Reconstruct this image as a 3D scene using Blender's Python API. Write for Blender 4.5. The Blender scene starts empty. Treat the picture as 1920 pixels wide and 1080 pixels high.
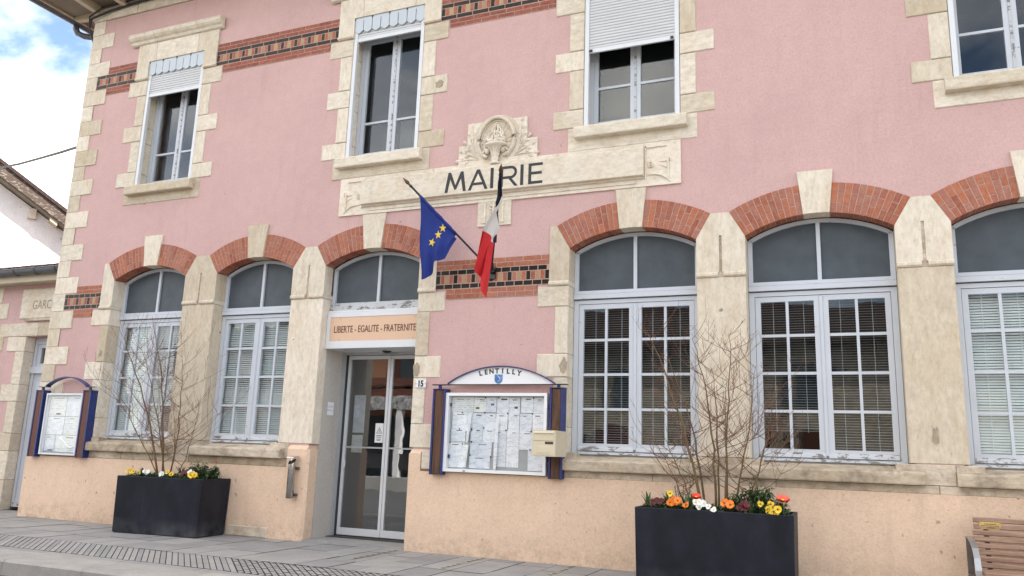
import bpy, bmesh, math, random
from mathutils import Vector, Matrix

RAD = math.radians
scene = bpy.context.scene
COL = scene.collection
random.seed(7)

# ------------------------------------------------------------------ camera
cam_data = bpy.data.cameras.new("camera")
cam = bpy.data.objects.new("camera", cam_data)
COL.objects.link(cam)
cr = Vector((0.9210744589, 0.3879456368, 0.0334667605))
cu = Vector((0.0483083991, -0.1991316957, 0.9787813169))
cf = Vector((-0.3863782340, 0.8999137462, 0.2021561515))
m3 = Matrix((cr, cu, -cf)).transposed()
cam.matrix_world = Matrix.Translation((0.0, -8.2, 1.104)) @ m3.to_4x4()
cam_data.sensor_width = 36.0
cam_data.lens = 28.153
cam_data.clip_start = 0.05
cam_data.clip_end = 2000.0
scene.camera = cam

# ------------------------------------------------------------------ sky, sun, exposure
SUN_AZ = RAD(70.0)
SUN_EL = RAD(38.0)
world = bpy.data.worlds.new("World")
scene.world = world
world.use_nodes = True
wn, wl = world.node_tree.nodes, world.node_tree.links
wn.clear()
w_out = wn.new("ShaderNodeOutputWorld")
w_bg = wn.new("ShaderNodeBackground")
w_sky = wn.new("ShaderNodeTexSky")
w_sky.sky_type = 'NISHITA'
w_sky.sun_disc = False
w_sky.sun_elevation = SUN_EL
w_sky.sun_rotation = SUN_AZ
w_sky.air_density = 1.0
w_sky.dust_density = 1.2
w_tc = wn.new("ShaderNodeTexCoord")
w_map = wn.new("ShaderNodeMapping")
w_map.inputs['Scale'].default_value = (1.0, 1.0, 1.9)
w_map.inputs['Location'].default_value = (5.2, 3.1, 0.0)
w_noise = wn.new("ShaderNodeTexNoise")
w_noise.inputs['Scale'].default_value = 2.3
w_noise.inputs['Detail'].default_value = 7.0
w_noise.inputs['Roughness'].default_value = 0.55
w_noise.inputs['Distortion'].default_value = 0.35
w_ramp = wn.new("ShaderNodeValToRGB")
w_ramp.color_ramp.elements[0].position = 0.39
w_ramp.color_ramp.elements[1].position = 0.66
w_noise2 = wn.new("ShaderNodeTexNoise")
w_noise2.inputs['Scale'].default_value = 3.1
w_noise2.inputs['Detail'].default_value = 5.0
w_cr2 = wn.new("ShaderNodeValToRGB")
w_cr2.color_ramp.elements[0].position = 0.3
w_cr2.color_ramp.elements[0].color = (9.6, 9.2, 8.7, 1)
w_cr2.color_ramp.elements[1].position = 0.65
w_cr2.color_ramp.elements[1].color = (15.2, 14.2, 12.9, 1)
w_mix = wn.new("ShaderNodeMix")
w_mix.data_type = 'RGBA'
wl.new(w_tc.outputs['Generated'], w_map.inputs['Vector'])
wl.new(w_map.outputs['Vector'], w_noise.inputs['Vector'])
wl.new(w_map.outputs['Vector'], w_noise2.inputs['Vector'])
wl.new(w_noise.outputs['Fac'], w_ramp.inputs['Fac'])
wl.new(w_noise2.outputs['Fac'], w_cr2.inputs['Fac'])
wl.new(w_ramp.outputs['Color'], w_mix.inputs['Factor'])
wl.new(w_sky.outputs['Color'], w_mix.inputs['A'])
wl.new(w_cr2.outputs['Color'], w_mix.inputs['B'])
wl.new(w_mix.outputs['Result'], w_bg.inputs['Color'])
w_bg.inputs['Strength'].default_value = 0.07
wl.new(w_bg.outputs['Background'], w_out.inputs['Surface'])

sun_data = bpy.data.lights.new("sun", 'SUN')
sun_data.energy = 3.2
sun_data.angle = RAD(0.6)
sun_data.color = (1.0, 0.96, 0.9)
sun = bpy.data.objects.new("sun", sun_data)
COL.objects.link(sun)
sdir = Vector((math.sin(SUN_AZ) * math.cos(SUN_EL), math.cos(SUN_AZ) * math.cos(SUN_EL), math.sin(SUN_EL)))
sun.rotation_euler = sdir.to_track_quat('Z', 'Y').to_euler()
sun.location = (16, 8, 18)

scene.view_settings.view_transform = 'Standard'
scene.view_settings.look = 'None'
scene.view_settings.exposure = 2.24
scene.view_settings.gamma = 1.0
scene.view_settings.use_curve_mapping = False

# ------------------------------------------------------------------ mesh helpers
class MB:
    def __init__(self):
        self.v, self.f, self.m = [], [], []

    def add(self, vs, fs, mi=0):
        o = len(self.v)
        self.v += [tuple(p) for p in vs]
        for f in fs:
            self.f.append(tuple(o + i for i in f))
            self.m.append(mi)
        return self

    def box(self, x0, x1, y0, y1, z0, z1, mi=0):
        vs = [(x0, y0, z0), (x1, y0, z0), (x1, y1, z0), (x0, y1, z0), (x0, y0, z1), (x1, y0, z1), (x1, y1, z1), (x0, y1, z1)]
        return self.add(vs, [(0, 3, 2, 1), (4, 5, 6, 7), (0, 1, 5, 4), (1, 2, 6, 5), (2, 3, 7, 6), (3, 0, 4, 7)], mi)

    def cbox(self, x0, x1, y0, y1, z0, z1, ch=0.006, mi=0):
        """box whose front (low y) edges are chamfered"""
        c = min(ch, (x1 - x0) * .3, (z1 - z0) * .3)
        vs = [(x0 + c, y0, z0 + c), (x1 - c, y0, z0 + c), (x1 - c, y0, z1 - c), (x0 + c, y0, z1 - c),
              (x0, y0 + c, z0), (x1, y0 + c, z0), (x1, y0 + c, z1), (x0, y0 + c, z1),
              (x0, y1, z0), (x1, y1, z0), (x1, y1, z1), (x0, y1, z1)]
        fs = [(0, 1, 2, 3), (8, 11, 10, 9)]
        for a, b in ((0, 4), (4, 8)):
            for i in range(4):
                j = (i + 1) % 4
                fs.append((a + i, b + i, b + j, a + j))
        return self.add(vs, fs, mi)

    def prism(self, poly, y0, y1, mi=0):
        n = len(poly)
        vs = [(x, y0, z) for x, z in poly] + [(x, y1, z) for x, z in poly]
        fs = [tuple(range(n)), tuple(range(2 * n - 1, n - 1, -1))]
        for i in range(n):
            j = (i + 1) % n
            fs.append((i, n + i, n + j, j))
        return self.add(vs, fs, mi)

    def prism_z(self, poly, z0, z1, mi=0):
        n = len(poly)
        vs = [(x, y, z0) for x, y in poly] + [(x, y, z1) for x, y in poly]
        fs = [tuple(range(n - 1, -1, -1)), tuple(range(n, 2 * n))]
        for i in range(n):
            j = (i + 1) % n
            fs.append((i, j, n + j, n + i))
        return self.add(vs, fs, mi)

    def prism_x(self, poly, x0, x1, mi=0):
        n = len(poly)
        vs = [(x0, y, z) for y, z in poly] + [(x1, y, z) for y, z in poly]
        fs = [tuple(range(n)), tuple(range(2 * n - 1, n - 1, -1))]
        for i in range(n):
            j = (i + 1) % n
            fs.append((i, n + i, n + j, j))
        return self.add(vs, fs, mi)

    def band(self, inner, outer, y0, y1, mi=0):
        """strip solid between two equally long open curves in xz"""
        for i in range(len(inner) - 1):
            self.prism([inner[i], inner[i + 1], outer[i + 1], outer[i]], y0, y1, mi)
        return self

    def tube(self, pts, rad, n=6, mi=0, cap=True):
        pts = [Vector(p) for p in pts]
        if not isinstance(rad, (list, tuple)):
            rad = [rad] * len(pts)
        o = len(self.v)
        ref = None
        for i, p in enumerate(pts):
            d = (pts[min(i + 1, len(pts) - 1)] - pts[max(i - 1, 0)])
            d = d.normalized() if d.length > 1e-9 else Vector((0, 0, 1))
            if ref is None:
                ref = Vector((0, 0, 1)) if abs(d.z) < .9 else Vector((1, 0, 0))
            u = d.cross(ref)
            if u.length < 1e-6:
                u = d.cross(Vector((0, 1, 0)))
            u.normalize()
            w = d.cross(u)
            ref = -u.cross(d) if False else ref
            for k in range(n):
                a = 2 * math.pi * k / n
                self.v.append(tuple(p + (u * math.cos(a) + w * math.sin(a)) * rad[i]))
        for i in range(len(pts) - 1):
            for k in range(n):
                k2 = (k + 1) % n
                self.f.append((o + i * n + k, o + i * n + k2, o + (i + 1) * n + k2, o + (i + 1) * n + k))
                self.m.append(mi)
        if cap:
            self.f.append(tuple(o + k for k in range(n - 1, -1, -1)))
            self.m.append(mi)
            self.f.append(tuple(o + (len(pts) - 1) * n + k for k in range(n)))
            self.m.append(mi)
        return self

    def lathe(self, prof, cx, cy, cz=0.0, n=20, mi=0, half=False, sy=1.0):
        o = len(self.v)
        for r, z in prof:
            for k in range(n):
                a = 2 * math.pi * k / n
                self.v.append((cx + r * math.cos(a), cy + sy * r * math.sin(a), cz + z))
        for i in range(len(prof) - 1):
            for k in range(n):
                k2 = (k + 1) % n
                self.f.append((o + i * n + k, o + i * n + k2, o + (i + 1) * n + k2, o + (i + 1) * n + k))
                self.m.append(mi)
        self.f.append(tuple(o + k for k in range(n - 1, -1, -1)))
        self.m.append(mi)
        self.f.append(tuple(o + (len(prof) - 1) * n + k for k in range(n)))
        self.m.append(mi)
        return self

    def mesh(self, name, mats, smooth=False, recalc=True):
        me = bpy.data.meshes.new(name)
        me.from_pydata(self.v, [], self.f)
        if not isinstance(mats, (list, tuple)):
            mats = [mats]
        for mt in mats:
            me.materials.append(mt)
        me.polygons.foreach_set('material_index', self.m)
        if recalc:
            bm = bmesh.new()
            bm.from_mesh(me)
            bmesh.ops.recalc_face_normals(bm, faces=bm.faces)
            bm.to_mesh(me)
            bm.free()
        if smooth:
            me.polygons.foreach_set('use_smooth', [True] * len(me.polygons))
        me.update()
        return me

    def build(self, name, mats, parent=None, smooth=False, local=False, recalc=True):
        return link(name, self.mesh(name, mats, smooth, recalc), parent, local)


def link(name, me, parent=None, local=False):
    o = bpy.data.objects.new(name, me)
    COL.objects.link(o)
    if parent is not None:
        o.parent = parent
        if not local:
            o.matrix_parent_inverse = world_of(parent).inverted()
    return o


def world_of(o):
    m = Matrix.LocRotScale(o.location, o.rotation_euler, o.scale)
    if o.parent is not None:
        return world_of(o.parent) @ o.matrix_parent_inverse @ m
    return m


def thing(name, label, cat, loc=(0, 0, 0), rz=0.0, group=None):
    o = bpy.data.objects.new(name, None)
    COL.objects.link(o)
    o.location = loc
    o.rotation_euler = (0, 0, rz)
    o.empty_display_size = 0.1
    return tag(o, label, cat, group)


def tag(o, label, cat, group=None):
    o['label'] = label
    o['category'] = cat
    if group:
        o['group'] = group
    return o


def struct(o):
    o['kind'] = 'structure'
    return o


def stuff(o):
    o['kind'] = 'stuff'
    return o


def text(name, body, size, mat, parent, matrix, extrude=0.001, align='CENTER', xs=1.0, offset=0.0, spacing=1.0):
    cu_ = bpy.data.curves.new(name, 'FONT')
    cu_.body = body
    cu_.size = size
    cu_.extrude = extrude
    cu_.align_x = align
    cu_.align_y = 'CENTER'
    cu_.offset = offset
    cu_.space_character = spacing
    cu_.resolution_u = 3
    tmp = bpy.data.objects.new("tmp_text", cu_)
    COL.objects.link(tmp)
    bpy.context.view_layer.update()
    me = bpy.data.meshes.new_from_object(tmp.evaluated_get(bpy.context.evaluated_depsgraph_get()))
    bpy.data.objects.remove(tmp)
    me.materials.clear()
    me.materials.append(mat)
    me.transform(matrix @ Matrix.Diagonal((xs, 1, 1, 1)))
    return link(name, me, parent)


# text that faces -Y (the street)
def facing(x, y, z, roll=0.0):
    return Matrix.Translation((x, y, z)) @ Matrix.Rotation(roll, 4, 'Y') @ Matrix.Rotation(RAD(90), 4, 'X')


# ------------------------------------------------------------------ materials
def new_mat(name):
    mt = bpy.data.materials.new(name)
    mt.use_nodes = True
    nt = mt.node_tree
    return mt, nt, nt.nodes['Principled BSDF']


def N(nt, typ, **kw):
    n = nt.nodes.new(typ)
    for k, v in kw.items():
        if k.startswith('i_'):
            n.inputs[k[2:].replace('_', ' ')].default_value = v
        else:
            setattr(n, k, v)
    return n


def pos(nt, scale=(1, 1, 1), obj_rand=False):
    g = N(nt, 'ShaderNodeNewGeometry')
    mp = N(nt, 'ShaderNodeMapping')
    mp.inputs['Scale'].default_value = scale
    nt.links.new(g.outputs['Position'], mp.inputs['Vector'])
    return mp.outputs['Vector']


def noise(nt, vec, scale, detail=4.0, rough=0.55):
    n = N(nt, 'ShaderNodeTexNoise')
    n.inputs['Scale'].default_value = scale
    n.inputs['Detail'].default_value = detail
    n.inputs['Roughness'].default_value = rough
    nt.links.new(vec, n.inputs['Vector'])
    return n.outputs['Fac']


def ramp(nt, fac, stops):
    r = N(nt, 'ShaderNodeValToRGB')
    els = r.color_ramp.elements
    while len(els) < len(stops):
        els.new(0.5)
    for e, (p, c) in zip(els, stops):
        e.position = p
        e.color = (*c, 1) if len(c) == 3 else c
    nt.links.new(fac, r.inputs['Fac'])
    return r.outputs['Color']


def mixc(nt, fac, a, b, mode='MIX'):
    m = N(nt, 'ShaderNodeMix', data_type='RGBA', blend_type=mode)
    for sock, val in (('Factor', fac), ('A', a), ('B', b)):
        if hasattr(val, 'is_linked') or hasattr(val, 'links'):
            nt.links.new(val, m.inputs[sock])
        elif sock == 'Factor':
            m.inputs[sock].default_value = val
        else:
            m.inputs[sock].default_value = (*val, 1)
    return m.outputs['Result']


def bump(nt, bsdf, height, strength=0.3, dist=0.01):
    b = N(nt, 'ShaderNodeBump')
    b.inputs['Strength'].default_value = strength
    b.inputs['Distance'].default_value = dist
    nt.links.new(height, b.inputs['Height'])
    nt.links.new(b.outputs['Normal'], bsdf.inputs['Normal'])


def simple(name, col, rough=0.5, metal=0.0, var=0.08, scale=8.0, spec=0.5, bumpy=0.0):
    mt, nt, b = new_mat(name)
    b.inputs['Roughness'].default_value = rough
    b.inputs['Metallic'].default_value = metal
    b.inputs['Specular IOR Level'].default_value = spec
    f = noise(nt, pos(nt), scale, 5.0)
    lo = tuple(c * (1 - var) for c in col)
    hi = tuple(min(1.0, c * (1 + var)) for c in col)
    c = ramp(nt, f, [(0.3, lo), (0.7, hi)])
    nt.links.new(c, b.inputs['Base Color'])
    if bumpy:
        bump(nt, b, noise(nt, pos(nt), scale * 6, 4.0), bumpy, 0.004)
    return mt


def render_mat(name, col, stain, grain=0.35, splash=False):
    """painted sprayed-on wall render: fine grain, faint patches, drips and scuffs"""
    mt, nt, b = new_mat(name)
    b.inputs['Roughness'].default_value = 0.9
    b.inputs['Specular IOR Level'].default_value = 0.2
    p = pos(nt)
    big = noise(nt, p, 0.9, 5.0, 0.6)
    c = ramp(nt, big, [(0.3, tuple(x * 0.93 for x in col)), (0.7, tuple(min(1, x * 1.04) for x in col))])
    streak = noise(nt, pos(nt, (5.0, 5.0, 0.45)), 1.3, 6.0, 0.65)
    c = mixc(nt, ramp(nt, streak, [(0.56, (0, 0, 0)), (0.8, (0.34, 0.34, 0.34))]), c, stain)
    fine = noise(nt, p, 42.0, 5.0, 0.8)
    c = mixc(nt, 1.0, c, ramp(nt, fine, [(0.25, (0.80, 0.78, 0.77)), (0.5, (1, 1, 1)), (0.75, (1.10, 1.10, 1.10))]), 'MULTIPLY')
    mid = noise(nt, p, 7.0, 6.0, 0.7)
    c = mixc(nt, 1.0, c, ramp(nt, mid, [(0.3, (0.95, 0.945, 0.94)), (0.7, (1.03, 1.03, 1.03))]), 'MULTIPLY')
    spots = noise(nt, p, 9.0, 2.0, 0.5)
    c = mixc(nt, ramp(nt, spots, [(0.745, (0, 0, 0)), (0.775, (0.55, 0.55, 0.55))]), c, tuple(x * 0.5 for x in stain))
    if splash:
        # street dirt splashed up the foot of the wall, chips in the paint
        sx = N(nt, 'ShaderNodeSeparateXYZ')
        nt.links.new(p, sx.inputs[0])
        low = ramp(nt, sx.outputs['Z'], [(0.0, (1, 1, 1)), (0.30, (0, 0, 0))])
        dn = ramp(nt, noise(nt, p, 11.0, 7.0, 0.75), [(0.42, (0, 0, 0)), (0.75, (0.9,) * 3)])
        c = mixc(nt, mixc(nt, 1.0, low, dn, 'MULTIPLY'), c, (0.33, 0.25, 0.18))
        ch = ramp(nt, noise(nt, pos(nt, (1, 1, .6)), 16.0, 3.0, 0.6), [(0.70, (0, 0, 0)), (0.735, (0.75,) * 3)])
        c = mixc(nt, ch, c, (0.30, 0.19, 0.13))
    nt.links.new(c, b.inputs['Base Color'])
    bump(nt, b, noise(nt, p, 90.0, 5.0, 0.7), grain, 0.006)
    return mt


def stone_mat(name, c_lo, c_hi, vertical=True, stain=0.35):
    """travertine-like limestone with veins and pits"""
    mt, nt, b = new_mat(name)
    b.inputs['Roughness'].default_value = 0.85
    b.inputs['Specular IOR Level'].default_value = 0.25
    oi = N(nt, 'ShaderNodeObjectInfo')
    sc = (9.0, 9.0, 2.6) if vertical else (3.4, 9.0, 9.0)
    vein = noise(nt, pos(nt, sc), 1.7, 9.0, 0.8)
    c = ramp(nt, vein, [(0.36, c_lo), (0.60, c_hi)])
    warm = noise(nt, pos(nt, (3.2, 3.2, 1.3)), 1.0, 7.0, 0.7)
    c = mixc(nt, ramp(nt, warm, [(0.50, (0, 0, 0)), (0.78, (0.6,) * 3)]), c, (c_lo[0] * .92, c_lo[1] * .80, c_lo[2] * .64))
    mott = noise(nt, pos(nt, (1, 1, .55) if vertical else (.55, 1, 1)), 24.0, 6.0, 0.75)
    c = mixc(nt, 0.5, c, ramp(nt, mott, [(0.30, (0.66, 0.62, 0.55)), (0.5, (1, 1, 1)), (0.72, (1.14, 1.14, 1.14))]), 'MULTIPLY')
    blot = noise(nt, pos(nt), 5.0, 8.0, 0.7)
    lo_ = 0.47 if stain > 0.9 else 0.55
    c = mixc(nt, ramp(nt, blot, [(lo_, (0, 0, 0)), (lo_ + .23, (stain,) * 3)]), c, (c_lo[0] * .50, c_lo[1] * .49, c_lo[2] * .48))
    rnd = ramp(nt, oi.outputs['Random'], [(0.0, (0.78, 0.74, 0.67)), (0.18, (0.92, 0.90, 0.86)), (0.6, (1.0, 1.0, 0.99)), (1.0, (1.07, 1.06, 1.06))])
    c = mixc(nt, 1.0, c, rnd, 'MULTIPLY')
    pitn = noise(nt, pos(nt, (70, 70, 20) if vertical else (22, 70, 70)), 1.0, 4.0, 0.62)
    pit = ramp(nt, pitn, [(0.29, (1, 1, 1)), (0.35, (0, 0, 0))])
    c = mixc(nt, mixc(nt, 1.0, pit, (0.5, 0.5, 0.5), 'MULTIPLY'), c, tuple(x * 0.42 for x in c_lo))
    nt.links.new(c, b.inputs['Base Color'])
    hgt = mixc(nt, 0.5, vein, noise(nt, pos(nt), 38.0, 5.0, 0.7))
    hgt = mixc(nt, pit, hgt, (0, 0, 0))
    bump(nt, b, hgt, 0.35, 0.006)
    return mt


def brick_mat(name, cols, rough=0.8, spec=0.3, grime=0.5):
    mt, nt, b = new_mat(name)
    b.inputs['Roughness'].default_value = rough
    b.inputs['Specular IOR Level'].default_value = spec
    oi = N(nt, 'ShaderNodeObjectInfo')
    k = len(cols)
    base = ramp(nt, oi.outputs['Random'], [((i + 0.5) / k, c) for i, c in enumerate(cols)])
    f = noise(nt, pos(nt), 26.0, 6.0, 0.7)
    c = mixc(nt, ramp(nt, f, [(0.42, (0, 0, 0)), (0.72, (grime,) * 3)]), base, (0.46, 0.29, 0.22))
    f2 = noise(nt, pos(nt), 70.0, 3.0, 0.7)
    c = mixc(nt, ramp(nt, f2, [(0.3, (0.35,) * 3), (0.5, (0, 0, 0))]), c, tuple(x * 0.35 for x in cols[0]))
    nt.links.new(c, b.inputs['Base Color'])
    bump(nt, b, f2, 0.4, 0.004)
    return mt


def paint_mat(name, col, under, wear=0.62, rough=0.5):
    """old gloss paint, chipped to grey wood, most on ledges"""
    mt, nt, b = new_mat(name)
    b.inputs['Roughness'].default_value = rough
    n1 = noise(nt, pos(nt, (9, 9, 22)), 1.0, 7.0, 0.72)
    c = mixc(nt, ramp(nt, n1, [(wear, (0, 0, 0)), (wear + 0.03, (1, 1, 1))]), col, under)
    big = noise(nt, pos(nt), 3.0, 4.0)
    c = mixc(nt, ramp(nt, big, [(0.4, (0, 0, 0)), (0.8, (0.3,) * 3)]), c, tuple(x * 0.72 for x in col))
    nt.links.new(c, b.inputs['Base Color'])
    bump(nt, b, n1, 0.25, 0.003)
    return mt


def glass_mat(name, tint=(0.93, 0.96, 0.96), boost=1.0, rough=0.012):
    mt, nt, b = new_mat(name)
    nt.nodes.remove(b)
    out = nt.nodes['Material Output']
    tr = N(nt, 'ShaderNodeBsdfTransparent')
    tr.inputs['Color'].default_value = (*tint, 1)
    gl = N(nt, 'ShaderNodeBsdfGlossy')
    gl.inputs['Roughness'].default_value = rough
    gl.inputs['Color'].default_value = (0.95, 0.97, 1.0, 1)
    fr = N(nt, 'ShaderNodeFresnel')
    ge = N(nt, 'ShaderNodeNewGeometry')
    io = N(nt, 'ShaderNodeMapRange')
    io.inputs['To Min'].default_value = 1.5
    io.inputs['To Max'].default_value = 1.0 / 1.5
    nt.links.new(ge.outputs['Backfacing'], io.inputs['Value'])
    nt.links.new(io.outputs['Result'], fr.inputs['IOR'])
    mu = N(nt, 'ShaderNodeMath', operation='MULTIPLY', use_clamp=True)
    mu.inputs[1].default_value = boost
    nt.links.new(fr.outputs['Fac'], mu.inputs[0])
    wob = N(nt, 'ShaderNodeBump')
    wob.inputs['Strength'].default_value = 0.03
    wob.inputs['Distance'].default_value = 0.02
    nt.links.new(noise(nt, pos(nt), 3.0, 2.0), wob.inputs['Height'])
    nt.links.new(wob.outputs['Normal'], gl.inputs['Normal'])
    mx = N(nt, 'ShaderNodeMixShader')
    nt.links.new(mu.outputs[0], mx.inputs['Fac'])
    nt.links.new(tr.outputs['BSDF'], mx.inputs[1])
    nt.links.new(gl.outputs['BSDF'], mx.inputs[2])
    nt.links.new(mx.outputs['Shader'], out.inputs['Surface'])
    return mt


def paper_mat(name, base=(0.80, 0.82, 0.86), ink=0.62, line=150.0):
    """printed sheet: rows of small grey type with margins and blank paragraphs"""
    mt, nt, b = new_mat(name)
    b.inputs['Roughness'].default_value = 0.6
    p = pos(nt)
    sx = N(nt, 'ShaderNodeSeparateXYZ')
    nt.links.new(p, sx.inputs[0])
    mz = N(nt, 'ShaderNodeMath', operation='MULTIPLY')
    mz.inputs[1].default_value = line * 3.0
    nt.links.new(sx.outputs['Z'], mz.inputs[0])
    sn = N(nt, 'ShaderNodeMath', operation='SINE')
    nt.links.new(mz.outputs[0], sn.inputs[0])
    rows = ramp(nt, sn.outputs[0], [(0.45, (0, 0, 0)), (0.65, (1, 1, 1))])
    words = ramp(nt, noise(nt, pos(nt, (120, 1, 55)), 1.0, 2.0), [(0.44, (0, 0, 0)), (0.5, (1, 1, 1))])
    para = ramp(nt, noise(nt, pos(nt, (9, 1, 16)), 1.0, 2.0), [(0.46, (0, 0, 0)), (0.52, (1, 1, 1))])
    k = mixc(nt, 1.0, mixc(nt, 1.0, rows, words, 'MULTIPLY'), para, 'MULTIPLY')
    k = mixc(nt, 1.0, k, (ink,) * 3, 'MULTIPLY')
    oi = N(nt, 'ShaderNodeObjectInfo')
    basec = mixc(nt, 1.0, base, ramp(nt, oi.outputs['Random'], [(0, (0.88, 0.9, 0.93)), (1, (1.05, 1.05, 1.03))]), 'MULTIPLY')
    c = mixc(nt, k, basec, (0.06, 0.06, 0.08))
    nt.links.new(c, b.inputs['Base Color'])
    return mt


M = {}
M['pink'] = render_mat('pink_render', (0.59, 0.395, 0.372), (0.44, 0.27, 0.23))
M['peach'] = render_mat('peach_render', (0.76, 0.565, 0.415), (0.46, 0.31, 0.21), 0.8, True)
M['ochre'] = render_mat('ochre_render', (0.52, 0.27, 0.17), (0.36, 0.18, 0.12))
M['white_render'] = render_mat('white_render', (0.86, 0.85, 0.82), (0.6, 0.56, 0.5), 0.9)
M['grey_render'] = render_mat('grey_reveal_render', (0.50, 0.47, 0.43), (0.28, 0.25, 0.2), 0.5)
M['stone'] = stone_mat('limestone', (0.615, 0.54, 0.435), (0.735, 0.672, 0.565))
M['stone_h'] = stone_mat('limestone_bedded', (0.60, 0.525, 0.42), (0.745, 0.69, 0.585), False)
M['stone_sill'] = stone_mat('limestone_weathered', (0.46, 0.385, 0.295), (0.64, 0.56, 0.45), False, 0.95)
M['stone_pale'] = stone_mat('limestone_pale', (0.66, 0.585, 0.48), (0.76, 0.70, 0.60), False, 0.4)
M['mortar'] = simple('joint_mortar', (0.20, 0.155, 0.11), 0.95, var=0.2, scale=30)
M['brick_mortar'] = simple('brick_mortar', (0.47, 0.32, 0.25), 0.95, var=0.15, scale=30, bumpy=0.3)
M['brick'] = brick_mat('red_brick', [(0.30, 0.085, 0.05), (0.38, 0.12, 0.06), (0.34, 0.12, 0.085), (0.44, 0.135, 0.062), (0.36, 0.145, 0.105)], grime=0.5)
M['brick_dull'] = brick_mat('dull_red_brick', [(0.27, 0.07, 0.05), (0.33, 0.10, 0.07), (0.24, 0.07, 0.05)], grime=0.35)
M['brick_buff'] = brick_mat('buff_brick', [(0.46, 0.33, 0.20), (0.40, 0.25, 0.15)], grime=0.3)
M['brick_black'] = brick_mat('black_glazed_brick', [(0.008, 0.007, 0.008), (0.013, 0.010, 0.009)], 0.35, 0.22, 0.02)
M['brick_slate'] = brick_mat('dark_glazed_brick', [(0.016, 0.013, 0.014), (0.028, 0.019, 0.017), (0.02, 0.013, 0.012)], 0.45, 0.25, 0.06)
M['paint'] = paint_mat('blue_white_paint', (0.55, 0.585, 0.635), (0.16, 0.14, 0.12), 0.665)
M['paint_worn'] = paint_mat('worn_white_paint', (0.52, 0.54, 0.56), (0.17, 0.15, 0.13), 0.52)
M['alu'] = simple('white_aluminium', (0.66, 0.68, 0.70), 0.35, var=0.03, scale=3)
M['alu_grey'] = simple('grey_aluminium', (0.42, 0.44, 0.46), 0.35, 0.3, var=0.05, scale=3)
M['shutter'] = simple('shutter_pvc', (0.58, 0.59, 0.60), 0.45, var=0.03, scale=3)
M['lambrequin'] = paint_mat('lambrequin_paint', (0.52, 0.57, 0.62), (0.2, 0.2, 0.22), 0.7)
M['glass'] = glass_mat('window_glass')
M['door_glass'] = glass_mat('door_glass', (0.86, 0.88, 0.88), 3.2)
M['board_glass'] = glass_mat('case_glass', (0.97, 0.98, 0.98), 0.6)
M['panel'] = simple('slate_grey_panel', (0.068, 0.084, 0.098), 0.45, var=0.15, scale=6, spec=0.3)
M['blind'] = simple('blind_slat', (0.50, 0.51, 0.52), 0.5, var=0.05, scale=2)
M['blind_white'] = simple('white_blind_slat', (0.86, 0.87, 0.86), 0.5, var=0.05, scale=2)
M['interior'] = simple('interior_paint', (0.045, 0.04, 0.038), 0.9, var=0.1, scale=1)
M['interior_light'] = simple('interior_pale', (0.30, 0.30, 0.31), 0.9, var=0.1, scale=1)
M['black'] = simple('black_plastic', (0.012, 0.012, 0.013), 0.3, var=0.1)
M['letter'] = simple('incised_black', (0.035, 0.033, 0.035), 0.7, var=0.25, scale=40)
M['brown_letter'] = simple('brown_lettering', (0.12, 0.035, 0.02), 0.5)
M['peach_panel'] = simple('peach_sign_panel', (0.68, 0.46, 0.31), 0.3, var=0.02)
M['blue_steel'] = simple('dark_blue_steel', (0.018, 0.03, 0.14), 0.4, var=0.2, scale=14)
M['zinc'] = simple('zinc', (0.115, 0.125, 0.14), 0.45, 0.3, var=0.15, scale=9)
M['tile'] = brick_mat('roof_tile', [(0.11, 0.055, 0.045), (0.14, 0.06, 0.05), (0.08, 0.045, 0.04)], 0.85, 0.2, 0.2)
M['tile_dark'] = brick_mat('dark_roof_tile', [(0.035, 0.026, 0.022), (0.05, 0.034, 0.03)], 0.9, 0.15, 0.1)
M['eave_wood'] = paint_mat('eave_paint', (0.52, 0.44, 0.32), (0.16, 0.12, 0.08), 0.7)
M['old_wood'] = paint_mat('old_verge_wood', (0.07, 0.048, 0.036), (0.22, 0.19, 0.155), 0.55, 0.85)
M['soffit'] = simple('soffit_boards', (0.20, 0.165, 0.12), 0.8, var=0.15, scale=4)
M['planter'] = None
M['pavers'] = None
M['cable'] = simple('black_cable', (0.012, 0.012, 0.014), 0.6)
M['steel'] = simple('brushed_steel', (0.55, 0.54, 0.52), 0.25, 1.0, var=0.1, scale=12)
M['bench_steel'] = simple('galvanised_arm', (0.36, 0.37, 0.38), 0.38, 0.7, var=0.1, scale=10)
M['leg_steel'] = simple('brown_grey_steel', (0.12, 0.10, 0.09), 0.5, 0.3, var=0.2, scale=14)
M['brass'] = simple('brass_plate', (0.62, 0.45, 0.15), 0.35, 0.5, var=0.1, scale=10)
M['gold'] = simple('gilt_finial', (0.11, 0.065, 0.03), 0.45, 0.5, var=0.2)
M['letterbox'] = simple('cream_metal', (0.62, 0.55, 0.40), 0.4, var=0.03)
M['white'] = simple('white_enamel', (0.78, 0.79, 0.80), 0.3, var=0.02)
M['ink'] = simple('black_ink', (0.02, 0.02, 0.022), 0.5)
M['paper'] = paper_mat('printed_paper')
M['paper_map'] = paper_mat('printed_map', (0.76, 0.77, 0.75), 0.6, 90.0)
M['cork'] = simple('grey_backing', (0.34, 0.37, 0.38), 0.8)
M['shield'] = simple('crest_blue', (0.06, 0.16, 0.40), 0.4, var=0.2, scale=40)
M['shield_light'] = simple('crest_pale', (0.42, 0.55, 0.72), 0.4)
M['soil'] = simple('soil', (0.035, 0.025, 0.018), 0.95, var=0.4, scale=40, bumpy=0.6)
M['bark'] = simple('olive_bark', (0.13, 0.085, 0.035), 0.7, var=0.3, scale=30)
M['twig'] = simple('red_brown_twig', (0.15, 0.07, 0.045), 0.7, var=0.3, scale=30)
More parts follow.
